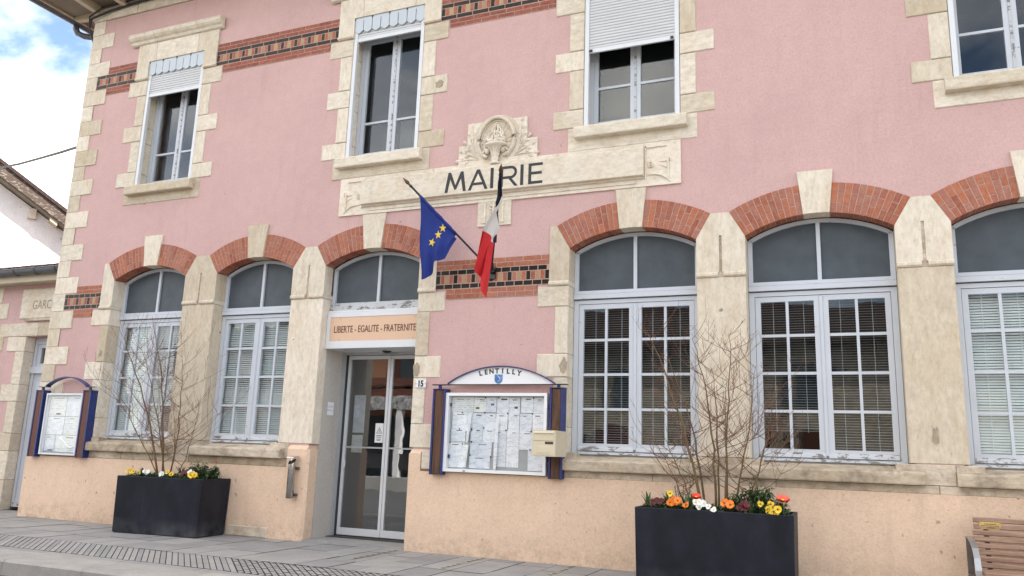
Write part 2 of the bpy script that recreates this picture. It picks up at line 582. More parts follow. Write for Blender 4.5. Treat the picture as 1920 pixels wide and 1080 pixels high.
M['leaf'] = simple('dark_leaf', (0.035, 0.075, 0.022), 0.5, var=0.4, scale=40)
M['leaf_mid'] = simple('mid_leaf', (0.055, 0.11, 0.03), 0.5, var=0.4, scale=40)
for nm, c in dict(yellow=(0.75, 0.50, 0.02), orange=(0.75, 0.20, 0.01), whitep=(0.75, 0.75, 0.72), darkred=(0.10, 0.008, 0.012), red=(0.65, 0.045, 0.01), coral=(0.72, 0.12, 0.07)).items():
    M['petal_' + nm] = simple('petal_' + nm, c, 0.55, var=0.15, scale=60)
M['flag_blue'] = simple('flag_blue_cloth', (0.006, 0.024, 0.19), 0.8, var=0.1, scale=4)
M['flag_navy'] = simple('flag_navy_cloth', (0.003, 0.005, 0.022), 0.8, var=0.1, scale=4)
M['flag_white'] = simple('flag_white_cloth', (0.70, 0.68, 0.67), 0.8, var=0.06, scale=4)
M['flag_red'] = simple('flag_red_cloth', (0.52, 0.015, 0.02), 0.8, var=0.1, scale=4)
for nm in ('flag_blue', 'flag_navy', 'flag_white', 'flag_red'):
    nt_f = M[nm].node_tree
    bump(nt_f, nt_f.nodes['Principled BSDF'], noise(nt_f, pos(nt_f, (16, 16, 5)), 1.0, 5.0, 0.6), 0.5, 0.03)
M['star'] = simple('flag_star_yellow', (0.70, 0.50, 0.06), 0.7)
M['pole_blue'] = simple('pole_navy', (0.004, 0.006, 0.018), 0.4)
M['lace'] = simple('cut_out_valance', (0.30, 0.29, 0.28), 0.8, var=0.95, scale=7)
M['hazard_yellow'] = simple('hazard_yellow', (0.48, 0.42, 0.25), 0.7, var=0.3, scale=30)
M['asphalt'] = simple('asphalt', (0.075, 0.073, 0.072), 0.9, var=0.25, scale=30, bumpy=0.5)
M['ground'] = simple('far_ground', (0.09, 0.09, 0.085), 0.95, var=0.2, scale=2)


def planter_mat():
    mt, nt, b = new_mat('anthracite_planter')
    b.inputs['Roughness'].default_value = 0.5
    b.inputs['Specular IOR Level'].default_value = 0.2
    f = noise(nt, pos(nt, (1.6, 1.6, 0.9)), 3.0, 6.0, 0.6)
    c = ramp(nt, f, [(0.35, (0.0075, 0.0088, 0.014)), (0.7, (0.017, 0.0195, 0.030))])
    sx = N(nt, 'ShaderNodeSeparateXYZ')
    nt.links.new(pos(nt), sx.inputs[0])
    low = ramp(nt, sx.outputs['Z'], [(0.0, (0.65, 0.65, 0.65)), (0.2, (0, 0, 0))])
    dirt = mixc(nt, 1.0, low, ramp(nt, noise(nt, pos(nt), 5.0, 6.0), [(0.35, (0, 0, 0)), (0.7, (1, 1, 1))]), 'MULTIPLY')
    c = mixc(nt, dirt, c, (0.12, 0.122, 0.13))
    drip = ramp(nt, noise(nt, pos(nt, (22, 22, 1.2)), 1.0, 3.0), [(0.66, (0, 0, 0)), (0.8, (0.25,) * 3)])
    c = mixc(nt, drip, c, (0.06, 0.062, 0.07))
    nt.links.new(c, b.inputs['Base Color'])
    bump(nt, b, noise(nt, pos(nt), 60.0, 4.0), 0.12, 0.003)
    return mt


M['planter'] = planter_mat()


def paver_mat(name, lo, hi):
    mt, nt, b = new_mat(name)
    b.inputs['Roughness'].default_value = 0.85
    oi = N(nt, 'ShaderNodeObjectInfo')
    f = noise(nt, pos(nt), 3.0, 8.0, 0.7)
    c = ramp(nt, f, [(0.3, lo), (0.7, hi)])
    c = mixc(nt, 1.0, c, ramp(nt, oi.outputs['Random'], [(0, (0.84, 0.84, 0.86)), (1, (1.1, 1.09, 1.06))]), 'MULTIPLY')
    fine = noise(nt, pos(nt), 120.0, 3.0, 0.7)
    c = mixc(nt, ramp(nt, fine, [(0.34, (0.35,) * 3), (0.5, (0, 0, 0))]), c, tuple(x * 0.45 for x in lo))
    nt.links.new(c, b.inputs['Base Color'])
    bump(nt, b, fine, 0.3, 0.003)
    return mt


M['pavers'] = paver_mat('granite_paver', (0.245, 0.24, 0.235), (0.34, 0.334, 0.328))
M['kerb'] = paver_mat('granite_kerb', (0.29, 0.275, 0.255), (0.42, 0.40, 0.375))
M['joint'] = simple('paving_joint', (0.05, 0.046, 0.042), 0.95, var=0.2, scale=20)


def wood_mat(name, lo, hi, sc=(3, 40, 40)):
    mt, nt, b = new_mat(name)
    b.inputs['Roughness'].default_value = 0.65
    f = noise(nt, pos(nt, sc), 1.0, 7.0, 0.7)
    c = ramp(nt, f, [(0.3, lo), (0.7, hi)])
    nt.links.new(c, b.inputs['Base Color'])
    bump(nt, b, f, 0.4, 0.004)
    return mt


M['bench_wood'] = wood_mat('worn_bench_wood', (0.16, 0.085, 0.055), (0.42, 0.27, 0.19))
M['post_wood'] = wood_mat('varnished_post', (0.025, 0.012, 0.008), (0.135, 0.058, 0.022), (35, 35, 3))
M['post_wood_red'] = wood_mat('red_brown_post', (0.09, 0.03, 0.018), (0.15, 0.05, 0.03), (35, 35, 3))

# ================================================================== GROUND
g = struct(MB().box(-90, 90, -140, 60, -0.6, -0.14).build('ground', M['ground']))
road = struct(MB().box(-60, 50, -12.0, -2.95, -0.5, -0.13).build('road', M['asphalt']))
pavement = struct(MB().box(-30, 20, -2.46, 1.2, -0.4, -0.012).build('pavement', M['joint']))
# flagstones: narrow columns running out from the wall, cross joints staggered
def slab(poly, dz, name='paver'):
    n = len(poly)
    vs = [(x, y, dz) for x, y in poly] + [(x, y, -.03) for x, y in poly]
    fs = [tuple(range(n))] + [(i, n + i, n + (i + 1) % n, (i + 1) % n) for i in range(n)]
    mbp = MB().add(vs, fs)
    mbp.m = [0] + [1] * n
    return mbp


ST0, ST1 = -1.64, -2.31
x = -13.8
while x < 2.6:
    w = random.choice((0.30, 0.36, 0.36, 0.42, 0.48))
    top = 0.55 if x < -10.9 else (0.52 if -6.5 < x < -4.75 else -0.035)
    y = ST0 + .004 - random.uniform(0.0, 0.0)
    first = True
    while y < top:
        ln = random.uniform(0.25, 0.8) if first else random.uniform(0.5, 0.95)
        first = False
        y1 = min(y + ln, top)
        if y1 - y > .03:
            slab([(x + .005, y + .005), (x + w - .005, y + .005), (x + w - .005, y1 - .005), (x + .005, y1 - .005)], random.uniform(-.002, .0025)).build('paver', [M['pavers'], M['joint']], pavement)
        y = y1
    x += w
# warning strip of narrow ribs laid on the diagonal
dxs = ST0 - ST1
sett_me = slab([(0.0, ST0 - .006), (0.0650, ST0 - .006), (0.0650 + dxs - .012, ST1 + .006), (dxs - .012, ST1 + .006)][::-1], 0.001).mesh('sett', [M['pavers'], M['joint']])
x = -12.6
while x < -5.75:
    o = link('sett', sett_me, pavement)
    o.location = (x, 0, random.uniform(-0.002, 0.002))
    x += 0.0765
studs = MB()
while x < -1.6:
    nq = 9
    for q in range(nq):
        a0 = dxs * (q + .07) / nq
        a1 = dxs * (q + .90) / nq
        pl_ = [(x + a0, ST0 - a0), (x + .030 + a0, ST0 - a0 + .030), (x + .030 + a1, ST0 - a1 + .030), (x + a1, ST0 - a1)]
        pl_ = [(u, min(v, ST0 - .004)) for u, v in pl_]
        dz = random.uniform(-.002, .002)
        studs.add([(u, v, dz) for u, v in pl_] + [(u, v, -.03) for u, v in pl_], [(3, 2, 1, 0)], 0)
        studs.add([(u, v, dz) for u, v in pl_] + [(u, v, -.03) for u, v in pl_], [(i, (i + 1) % 4, 4 + (i + 1) % 4, 4 + i) for i in range(4)], 1)
    x += 0.0765
stuff(studs.build('studded_paving', [M['pavers'], M['joint']], pavement))
# plain edging slabs between the ribs and the kerb
x = -14.0
while x < 2:
    ln = random.uniform(0.9, 1.2)
    slab([(x + .004, -2.453), (x + ln - .004, -2.453), (x + ln - .004, ST1 - .006), (x + .004, ST1 - .006)], 0.0).build('paver', [M['pavers'], M['joint']], pavement)
    x += ln
kerb = struct(MB().box(-30, 20, -2.93, -2.47, -0.4, -0.02).build('kerb', M['joint']))
x = -14.2
while x < 4:
    c = 0.02
    poly = [(-2.462, -0.3), (-2.462, 0.004), (-2.94 + c, 0.004), (-2.945, 0.004 - c), (-2.955, -0.3)]
    MB().prism_x(poly, x + .003, x + 0.997).build('kerb_stone', M['kerb'], kerb)
    x += 1.0

# ================================================================== TOWN HALL
hall = thing('town_hall', 'two-storey pink rendered town hall with pale stone trim and brick arches', 'building', (-3.77, 0, 0))
XL, XR = -11.0, 3.46
SF = -0.012   # front of stones
OPEN = [(-9.785, -8.435), (-7.875, -6.605), (-6.10, -4.735), (-2.835, -1.44), (-0.945, 0.437), (0.915, 2.30)]
UP = [(-9.66, -8.57), (-5.945, -4.87), (-2.70, -1.595), (1.035, 2.14)]
SPRING, RISE, ARCH = 3.36, 0.185, 0.31

# --- wall shell with rectangular holes (the stones and bricks line them)
mb = MB()
WZ1 = 7.95


def wall_columns():
    ev = []
    for i, (a, b) in enumerate(OPEN):
        ev.append((a - 0.045, b + 0.045, -0.05 if i == 2 else 0.99, 3.60))
    for a, b in UP:
        ev.append((a - 0.05, b + 0.05, 4.6, 6.85))
    xs = sorted({XL, XR, *[e[0] for e in ev], *[e[1] for e in ev]})
    for x0, x1 in zip(xs, xs[1:]):
        xm = (x0 + x1) / 2
        holes = sorted((e[2], e[3]) for e in ev if e[0] < xm < e[1])
        z = 0.0
        for h0, h1 in holes:
            if h0 > z:
                mb.box(x0, x1, 0, 0.42, z, h0)
            z = h1
        mb.box(x0, x1, 0, 0.42, z, WZ1)


wall_columns()
mb.box(XL, XL + 0.4, 0.42, 9.0, 0, WZ1)
mb.box(XR - 0.4, XR, 0.42, 9.0, 0, WZ1)
mb.box(XL, XR, 9.0, 9.4, 0, WZ1)
wall = mb.build('wall', M['pink'], hall)

# interior, seen through the glass
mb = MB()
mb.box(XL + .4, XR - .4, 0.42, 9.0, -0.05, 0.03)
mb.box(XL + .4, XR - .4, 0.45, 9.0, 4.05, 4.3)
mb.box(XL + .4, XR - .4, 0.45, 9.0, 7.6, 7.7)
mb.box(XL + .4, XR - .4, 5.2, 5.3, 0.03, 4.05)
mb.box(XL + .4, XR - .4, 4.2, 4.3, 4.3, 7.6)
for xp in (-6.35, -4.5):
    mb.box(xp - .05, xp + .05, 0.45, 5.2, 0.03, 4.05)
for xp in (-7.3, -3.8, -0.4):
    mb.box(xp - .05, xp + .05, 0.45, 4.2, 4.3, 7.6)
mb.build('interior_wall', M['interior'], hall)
MB().box(-5.95, -5.75, 1.3, 1.7, 4.3, 5.9).box(-5.75, -5.35, 1.32, 1.7, 4.3, 5.75).build('cupboard', M['interior_light'], hall)

# --- plinth: peach render, proud of the wall
mb = MB()
PF = -0.04
mb.box(XL - .04, -6.135, PF, 0.3, 0, 0.85)
mb.box(-6.42, -6.135, PF, 0.3, 0.85, 1.07)
mb.prism_x([(PF, 1.07), (-0.002, 1.115), (0.3, 1.115), (0.3, 1.07)], -6.42, -6.135)
# splayed corners by the door
mb.prism_z([(-6.135, PF), (-6.105, PF + .03), (-6.105, 0.145), (-6.135, 0.145)], 0, 1.07)
mb.prism_z([(-4.73, PF + .03), (-4.70, PF), (-4.70, 0.3), (-4.73, 0.3)], 0, 1.07)
mb.box(-4.70, -4.56, PF, 0.3, 0, 1.07)
mb.prism_x([(PF, 1.07), (-0.002, 1.115), (0.3, 1.115), (0.3, 1.07)], -4.70, -4.56)
mb.box(-4.56, XR + .04, PF, 0.3, 0, 0.875)
mb.box(XL - .04, XL + .3, 0.3, 9.4, 0, 0.85)
mb.build('plinth', M['peach'], hall)
MB().cbox(-7.24, -6.62, -0.052, -0.03, 0.0, 0.125, 0.01).build('patch_stone', M['stone_sill'], hall)
MB().cbox(-4.545, -4.42, -0.048, -0.01, 0.90, 1.11, 0.004).build('patch_stone', M['stone_h'], hall)


def stone(x0, x1, z0, z1, mat='stone_h', name='jamb_stone', y0=SF, y1=0.2, par=hall, j=0.004, ch=0.007):
    q = random.uniform(-0.003, 0.003)
    return MB().cbox(x0 + j, x1 - j, y0 + q, y1, z0 + j, z1 - j, ch).build(name, M[mat], par)


# --- corner quoins (long and short) and their return on the side wall
QZ = [7.683, 7.442, 7.198, 6.95, 6.706, 6.468, 6.224, 5.968, 5.726, 5.476, 5.225, 4.996, 4.753, 4.489, 4.234, 3.971, 3.721, 3.464,
      3.212, 2.948, 2.686, 2.418, 2.155, 1.903, 1.645, 1.39, 1.13, 0.85]
for k in range(27):
    z1, z0 = QZ[k], QZ[k + 1]
    ln = 0.465 if k % 2 else 0.245
    lo = 0.245 if k % 2 else 0.465
    q = random.uniform(-.003, .003)
    jx = random.uniform(-.012, .012)
    mb = MB()
    x0, x1 = XL - 0.012 + q, XL + ln + jx
    c = 0.008
    mb.prism_z([(x0, SF + q + c), (x0 + c, SF + q), (x1, SF + q), (x1, 0.05), (XL + 0.05, 0.05), (XL + 0.05, lo), (x0, lo)], z0 + .003, z1 - .003)
    mb.build('corner_stone', M['stone'] if k % 3 else M['stone_h'], hall)
    mb = MB()
    x0, x1 = XR - ln, XR + 0.012
    mb.prism_z([(x0, SF + q), (x1, SF + q), (x1, lo), (XR - 0.05, lo), (XR - .05, 0.05), (x0, 0.05)], z0 + .003, z1 - .003)
    mb.build('corner_stone', M['stone'], hall)
MB().box(XL - .004, XL + .24, -0.004, 0.24, 0.85, 7.683).build('mortar_bed', M['mortar'], hall)
MB().box(XR - .24, XR + .004, -0.004, 0.24, 0.85, 7.683).build('mortar_bed', M['mortar'], hall)

# --- frieze under the eaves
x = XL - .02
i = 0
while x < XR:
    ln = 1.32 if i else 0.95
    stone(x, min(x + ln, XR + .02), 7.683, 7.93, 'stone_h', 'frieze_stone', -0.03, 0.1)
    x += ln
    i += 1
MB().box(XL - .015, XR + .015, -0.004, 0.1, 7.68, 7.935).build('mortar_bed', M['mortar'], hall)


# --- arches
def arch_geo(a, b):
    w = (b - a) / 2
    r1 = (w * w + RISE * RISE) / (2 * RISE)
    return (a + b) / 2, SPRING + RISE - r1, r1, math.asin(w / r1)


def arc(cx, zc, r, t0, t1, n):
    return [(cx + r * math.sin(t0 + (t1 - t0) * i / n), zc + r * math.cos(t0 + (t1 - t0) * i / n)) for i in range(n + 1)]


brick_cache = {}


def wedge(r0, r1, dth, mat):
    key = (round(r0, 3), round(r1, 3), round(dth, 4), mat)
    if key not in brick_cache:
        t = dth / 2
        poly = [(-r0 * math.sin(t) + .0045, r0), (r0 * math.sin(t) - .0045, r0), (r1 * math.sin(t) - .0045, r1), (-r1 * math.sin(t) + .0045, r1)]
        mbb = MB()
        c = 0.002
        cxp = sum(p[0] for p in poly) / 4
        czp = sum(p[1] for p in poly) / 4
        ins = [(px + (c if px < cxp else -c), pz + (c if pz < czp else -c)) for px, pz in poly]
        vs = [(px, -0.0135, pz) for px, pz in ins] + [(px, -0.0115, pz) for px, pz in poly] + [(px, 0.155, pz) for px, pz in poly]
        fs = [(0, 1, 2, 3), (8, 11, 10, 9)]
        for aa, bb in ((0, 4), (4, 8)):
            for i in range(4):
                j = (i + 1) % 4
                fs.append((aa + i, bb + i, bb + j, aa + j))
        mbb.add(vs, fs)
        brick_cache[key] = mbb.mesh('brick', M[mat])
    return brick_cache[key]


ext_ends = {}
for oi_, (a, b) in enumerate(OPEN):
    cx, zc, r1, th = arch_geo(a, b)
    r2 = r1 + ARCH
    ext_ends[oi_] = ((cx - r2 * math.sin(th), zc + r2 * math.cos(th)), (cx + r2 * math.sin(th), zc + r2 * math.cos(th)))
    ka = 0.127 / r1
    kb = 0.166 / r2
    for s in (-1, 1):
        n = 11
        dth = (th - ka) / n
        inn = arc(cx, zc, r1 + .006, s * ka * .9, s * th, 8)
        out = arc(cx, zc, r2 - .005, s * ka * .9, s * th, 8)
        if s < 0:
            inn, out = inn[::-1], out[::-1]
        MB().band(inn, out, -0.0095, 0.15).build('mortar_bed', M['brick_mortar'], hall)
        for i in range(n):
            t = s * (ka + dth * (i + 0.5))
            full = 0.203 + random.choice((0, 0, 0, -.03, .02))
            half = ARCH - full - 0.008
            if (i + (s > 0)) % 2 == 0:
                segs = [(r1, r1 + full), (r1 + full + .008, r2)]
            else:
                segs = [(r1, r1 + half), (r1 + half + .008, r2)]
            for ra, rb in segs:
                bo = link('brick', wedge(ra, rb, dth, 'brick'), hall)
                bo.location = (cx, random.uniform(-0.0015, 0.0015), zc)
                bo.rotation_euler = (0, t, 0)
    # keystone
    poly = [(cx - 0.122, zc + math.sqrt(r1 * r1 - .122 ** 2)), (cx, zc + r1), (cx + 0.122, zc + math.sqrt(r1 * r1 - .122 ** 2)), (cx + 0.170, 3.985), (cx - 0.170, 3.985)]
    MB().prism(poly, -0.028, 0.155).build('keystone', M['stone'], hall)


# --- piers between the openings
def pier(x0, x1, il, ir, depth_l=0.28, zbot=1.135):
    """il / ir: index of the opening to the left / right"""
    tl, tr = ext_ends[il][1], ext_ends[ir][0]
    xm = (x0 + x1) / 2
    g_ = 0.014
    zg = 3.385
    poly = [(x0, 3.0), (xm - g_, 3.0), (xm - g_, zg), (xm + g_, zg), (xm + g_, 3.0), (x1, 3.0), (x1, SPRING),
            (tr[0], tr[1]), (tl[0], tl[1]), (x0, SPRING)]
    cap = MB().prism(poly, SF - .002, depth_l).build('pier_cap', M['stone'], hall)
    MB().box(xm - .013, xm + .013, -0.003, 0.1, 2.95, 3.384).build('groove', M['stone_sill'], cap)
    for u0, u1 in ((x0, xm - .028), (xm + .028, x1)):
        MB().prism_x([(SF - .002, 2.945), (SF - .018, 2.96), (SF - .018, 2.985), (SF - .004, 2.999), (0.2, 2.999), (0.2, 2.945)], u0, u1).build('moulding', M['stone'], cap)
    MB().box(xm - .0275, xm + .0275, -0.0035, 0.2, 2.9435, 2.9995).build('groove', M['stone_sill'], cap)
    stone(x0, x1, zbot, 2.942, 'stone', 'pier_shaft', SF, depth_l, j=0.0015)
    return cap


pier(-8.435, -7.875, 0, 1)
pier(-6.605, -6.10, 1, 2, 0.15)
pier(-1.44, -0.945, 3, 4)
pier(0.437, 0.915, 4, 5)


# --- toothed jambs at the ends of each group
def end_jamb(xe, s, oi_, depth=0.28, low=1.13):
    """s=-1: stones reach left of xe, s=+1: right of it"""
    te = ext_ends[oi_][0 if s < 0 else 1]
    xo = xe + s * 0.235
    poly = [(xe, 3.0), (xe, SPRING), te, (xo, te[1]), (xo, 3.0)]
    cap = MB().prism(poly, SF - .002, depth).build('pier_cap', M['stone'], hall)
    MB().prism_x([(SF - .002, 2.945), (SF - .018, 2.96), (SF - .018, 2.985), (SF - .004, 2.999), (0.2, 2.999), (0.2, 2.945)], min(xe, xo), max(xe, xo)).build('moulding', M['stone'], cap)
    lst = [(2.71, 2.942, 0.365), (2.185, 2.71, 0.165), (1.93, 2.185, 0.36), (1.40, 1.93, 0.165), (low, 1.40, 0.33)]
    for z0, z1, e in lst:
        e += random.uniform(-.012, .012)
        stone(min(xe, xe + s * e), max(xe, xe + s * e), z0, z1, random.choice(('stone', 'stone_h')), 'jamb_stone', SF, depth, j=0.0025)
    MB().box(min(xe + s * .012, xe + s * .15), max(xe + s * .012, xe + s * .15), -0.002, depth - .01, low, 2.99).build('mortar_bed', M['mortar'], hall)


end_jamb(-9.785, -1, 0)
end_jamb(-4.735, 1, 2, 0.28)
end_jamb(-2.835, -1, 3)
end_jamb(2.30, 1, 5)

# --- course under the sills, pier feet, sills
for x0, x1 in ((-10.02, -9.2), (-9.2, -8.0), (-8.0, -6.42), (-2.96, -1.9), (-1.9, -0.72), (-0.72, 0.66), (0.66, 1.6), (1.6, 2.5)):
    stone(x0, x1, 0.85 if x0 < -5 else 0.872, 0.948, 'stone_sill', 'base_course_stone', -0.03, 0.2, j=0.002, ch=0.005)
for x0, x1 in ((-10.02, -9.67), (-8.55, -7.77), (-6.72, -6.42), (-2.96, -2.72), (-1.55, -0.83), (0.32, 0.80), (0.80, 1.03)):
    stone(x0, x1, 0.948, 1.132, 'stone_sill', 'pier_foot', -0.022, 0.25, j=0.002, ch=0.005)
sill_z = (0.95, 1.062)
for oi_, (a, b) in enumerate(OPEN):
    if oi_ == 2:
        continue
    x0, x1 = a - 0.115, b + 0.115
    mb = MB()
    prof = [(-0.105, sill_z[0]), (-0.11, sill_z[0] + .012), (-0.11, sill_z[1] - .018), (-0.095, sill_z[1]), (0.02, 1.085), (0.02, sill_z[0])]
    mb.prism_x(prof, x0, x1)
    mb.prism_x([(0.015, 0.96), (0.015, 1.084), (0.20, 1.118), (0.20, 0.96)], a + .002, b - .002)
    mb.build('window_sill', M['stone_sill'], hall)


# --- brick bands
def flat_brick(ln, h, mat, dep=0.03):
    key = ('f', round(ln, 3), round(h, 3), mat)
    if key not in brick_cache:
        brick_cache[key] = MB().cbox(-ln / 2, ln / 2, -0.0105, dep, -h / 2, h / 2, 0.002).mesh('brick', M[mat])
    return brick_cache[key]


def put_brick(name, x0, x1, z0, z1, mat):
    ln = round((x1 - x0) / .01) * .01
    if ln < 0.02:
        return
    o = link(name, flat_brick(x1 - x0, z1 - z0, mat), hall)
    o.location = ((x0 + x1) / 2, random.uniform(-.0015, .0015), (z0 + z1) / 2)


def course(name, x0, x1, z0, z1, pitch, gap, mats, off=0.0):
    x = x0 - off
    i = 0
    while x < x1 - .012:
        u0, u1 = max(x, x0), min(x + pitch - gap, x1)
        if u1 - u0 > 0.02:
            mt = mats[i % len(mats)]
            nm = name if mt not in ('brick_black', 'brick_slate') else 'glazed_brick'
            put_brick(nm, u0, u1, z0, z1, mt)
        x += pitch
        i += 1


def brick_band(x0, x1, zt, ta, tb, dark, red, bl, top=0.0):
    """ta/tb: how far the two lowest courses stop short at either end"""
    MB().box(x0, x1, -0.0075, 0.02, zt - 0.345, zt - 0.115).build('mortar_bed', M['brick_mortar'], hall)
    MB().box(x0 + top, x1, -0.0075, 0.02, zt - 0.115, zt).build('mortar_bed', M['brick_mortar'], hall)
    MB().box(x0 + ta, x1 - tb, -0.0073, 0.02, zt - 0.465, zt - 0.345).build('mortar_bed', M['brick_mortar'], hall)
    z = zt
    for i in range(2):
        course('brick', x0 + top, x1, z - .052, z - .003, 0.222, 0.008, [red], 0.11 * i)
        z -= 0.0575
    course('brick', x0, x1, z - .056, z - .006, bl, 0.010, [dark], 0.05)
    z -= 0.06
    course('soldier_brick', x0, x1, z - .102, z - .004, 0.0575, 0.009, [dark, 'brick', 'brick_buff', 'brick'], 0.0)
    z -= 0.107
    course('brick', x0, x1, z - .056, z - .006, bl, 0.010, [dark], 0.0)
    z = zt - 0.347
    for i in range(2):
        course('brick', x0 + ta, x1 - tb, z - .053, z - .003, 0.222, 0.008, [red], 0.11 * (1 - i))
        z -= 0.058


brick_band(-4.497, -3.072, 3.312, 0.14, 0.14, 'brick_black', 'brick', 0.112)
brick_band(-10.75, -10.02, 3.312, 0.22, 0.14, 'brick_black', 'brick', 0.112, 0.22)
brick_band(-10.75, -9.905, 6.83, 0.22, 0.125, 'brick_slate', 'brick_dull', 0.222, 0.22)
brick_band(-8.325, -6.19, 6.83, 0.13, 0.14, 'brick_slate', 'brick_dull', 0.222)
brick_band(-4.625, -2.945, 6.83, 0.13, 0.13, 'brick_slate', 'brick_dull', 0.222)
brick_band(-1.35, 0.79, 6.83, 0.13, 0.13, 'brick_slate', 'brick_dull', 0.222)

# --- fixing holes left in the render, cement repairs on the stones
for hx_, hz_ in ((-0.92, 4.28), (0.60, 4.32), (0.98, 4.33), (0.74, 4.42), (-0.28, 4.30), (1.40, 4.62), (-0.05, 4.33), (-6.95, 4.47), (-3.95, 2.55)):
    MB().lathe([(.011, 0), (.011, .004), (.004, .0045)], 0, 0, 0, 8).build('wall_plug', M['leg_steel'], hall).matrix_world = Matrix.Translation((hx_, -.001, hz_)) @ Matrix.Rotation(RAD(90), 4, 'X')
M['cement'] = simple('cement_patch', (0.36, 0.30, 0.22), 0.95, var=0.2, scale=20, bumpy=0.4)
prng = random.Random(3)
for hx_, hz_, rx_, rz_2 in ((-4.60, 5.62, .065, .055), (-4.70, 2.03, .045, .08), (-2.88, 2.05, .045, .09), (-9.86, 2.3, .03, .05), (0.66, 1.38, .03, .08), (-1.20, 2.60, .02, .02)):
    poly = []
    for q in range(16):
        t = 2 * math.pi * q / 16
        k_ = prng.uniform(.7, 1.15)
        poly.append((hx_ + rx_ * k_ * math.cos(t), hz_ + rz_2 * k_ * math.sin(t)))
    MB().prism(poly, SF - .0055, SF + .004).build('cement_patch', M['cement'], hall)

# --- upper windows
UP_SHUT = [6.20, 6.43, 5.70, 6.43]
for ui, (a, b) in enumerate(UP):
    for s, xe in ((-1, a), (1, b)):
        for z0, z1, e in ((6.233, 6.485, 0.37), (5.745, 6.233, 0.185), (5.497, 5.745, 0.37), (5.01, 5.497, 0.185), (4.785, 5.01, 0.37)):
            e += random.uniform(-.012, .012)
            stone(min(xe, xe + s * e), max(xe, xe + s * e), z0, z1, random.choice(('stone', 'stone_h')), 'jamb_stone', SF, 0.26)
        MB().box(min(xe + s * .012, xe + s * .17), max(xe + s * .012, xe + s * .17), -.002, .25, 4.79, 6.47).build('mortar_bed', M['mortar'], hall)
    # apron block and sill
    stone(a - .185, b + .185, 4.495, 4.785, 'stone_h', 'sill_block', SF, 0.25)
    mb = MB()
    mb.prism_x([(-.10, 4.632), (-.105, 4.645), (-.105, 4.745), (-.09, 4.765), (.02, 4.785), (.02, 4.632)], a - .085, b + .085)
    mb.prism_x([(.015, 4.786), (.015, 4.65), (.30, 4.65), (.30, 4.815)], a + .003, b - .003)
    mb.build('window_sill', M['stone_sill'] if ui > 3 else M['stone_h'], hall)
    # flat arch of three stones, base roll, cornice
    e = 0.245
    zt, zb, zo = 7.07, 6.49, 6.775
    cxu = (a + b) / 2
    MB().prism([(a - e, zb), (a, zb), (a, zo), (a + .135, zo), (a + .125, zt), (a - e, zt)], -0.03, 0.26).build('lintel_stone', M['stone'], hall)
    MB().prism([(a + .141, zo), (b - .141, zo), (b - .131, zt), (a + .131, zt)], -0.03, 0.26).build('lintel_stone', M['stone_h'], hall)
    MB().prism([(b - .135, zo), (b, zo), (b, zb), (b + e, zb), (b + e, zt), (b - .125, zt)], -0.03, 0.26).build('lintel_stone', M['stone'], hall)
    for x0, x1 in ((a - e - .005, a), (b, b + e + .005)):
        MB().prism_x([(-.028, 6.495), (-.042, 6.50), (-.042, 6.52), (-.029, 6.53)], x0, x1).build('lintel_roll', M['stone'], hall)
    cuts = [a - .40, a + .12, b - .12, b + .33]
    prof = [(-.02, 7.07), (-.055, 7.085), (-.07, 7.12), (-.10, 7.14), (-.125, 7.17), (-.13, 7.225), (-.02, 7.255)]
    for x0, x1 in zip(cuts, cuts[1:]):
        MB().prism_x(prof, x0 + .003, x1 - .003).build('cornice_stone', M['stone_h'], hall)

    # the window itself
    y = 0.20
    fw = 0.055
    mb = MB()
    zb0, zt0 = 4.818, 6.60
    mb.box(a + .002, a + fw, y, y + .07, zb0, zt0)
    mb.box(b - fw, b - .002, y, y + .07, zb0, zt0)
    mb.box(a + fw, b - fw, y, y + .07, zt0 - .05, zt0)
    mb.box(a + fw, b - fw, y - .012, y + .07, zb0, zb0 + .035)
    win = mb.build('window', M['paint'], hall)
    MB().box(a + .002, b - .002, y, y + .05, zt0 + .001, 6.79).build('shutter_box', M['paint'], win)
    xm = (a + b) / 2
    for k2, (l, r_) in enumerate(((a + fw + .002, xm - .012), (xm + .012, b - fw - .002))):
        st = 0.048
        mb = MB()
        z0, z1 = zb0 + .038, zt0 - .053
        mb.box(l, l + st, y + .012, y + .055, z0, z1)
        mb.box(r_ - st, r_, y + .012, y + .055, z0, z1)
        mb.box(l + st, r_ - st, y + .012, y + .055, z0, z0 + .06)
        mb.box(l + st, r_ - st, y + .012, y + .055, z1 - .05, z1)
        mb.box(l + st, r_ - st, y + .016, y + .05, 5.322, 5.350)
        mb.build('casement', M['paint'], win)
        for p0, p1 in ((z0 + .06, 5.322), (5.350, z1 - .05)):
            MB().box(l + st - .003, r_ - st + .003, y + .030, y + .034, p0, p1).build('pane', M['glass'], win)
    MB().prism([(xm - .012, zb0 + .04), (xm + .012, zb0 + .04), (xm + .012, zt0 - .05), (xm - .012, zt0 - .05)], y + .004, y + .055).build('meeting_rail', M['paint_worn'], win)
    # roller shutter in white guides
    zs = UP_SHUT[ui]
    for x0, x1 in ((a + .003, a + .052), (b - .052, b - .003)):
        MB().box(x0, x1, -0.004, 0.045, 4.79, 6.76).build('shutter_guide', M['alu'], win)
    mb = MB()
    z = zs + .05
    while z < 6.74:
        mb.prism_x([(0.020, z), (0.011, z + .006), (0.009, z + .018), (0.011, z + .031), (0.020, z + .036), (.026, z + .036), (.026, z)], a + .053, b - .053)
        z += 0.037
    mb.build('roller_shutter', M['shutter'], win)
    MB().box(a + .053, b - .053, 0.004, 0.03, zs, zs + .048).build('shutter_bar', M['alu'], win)
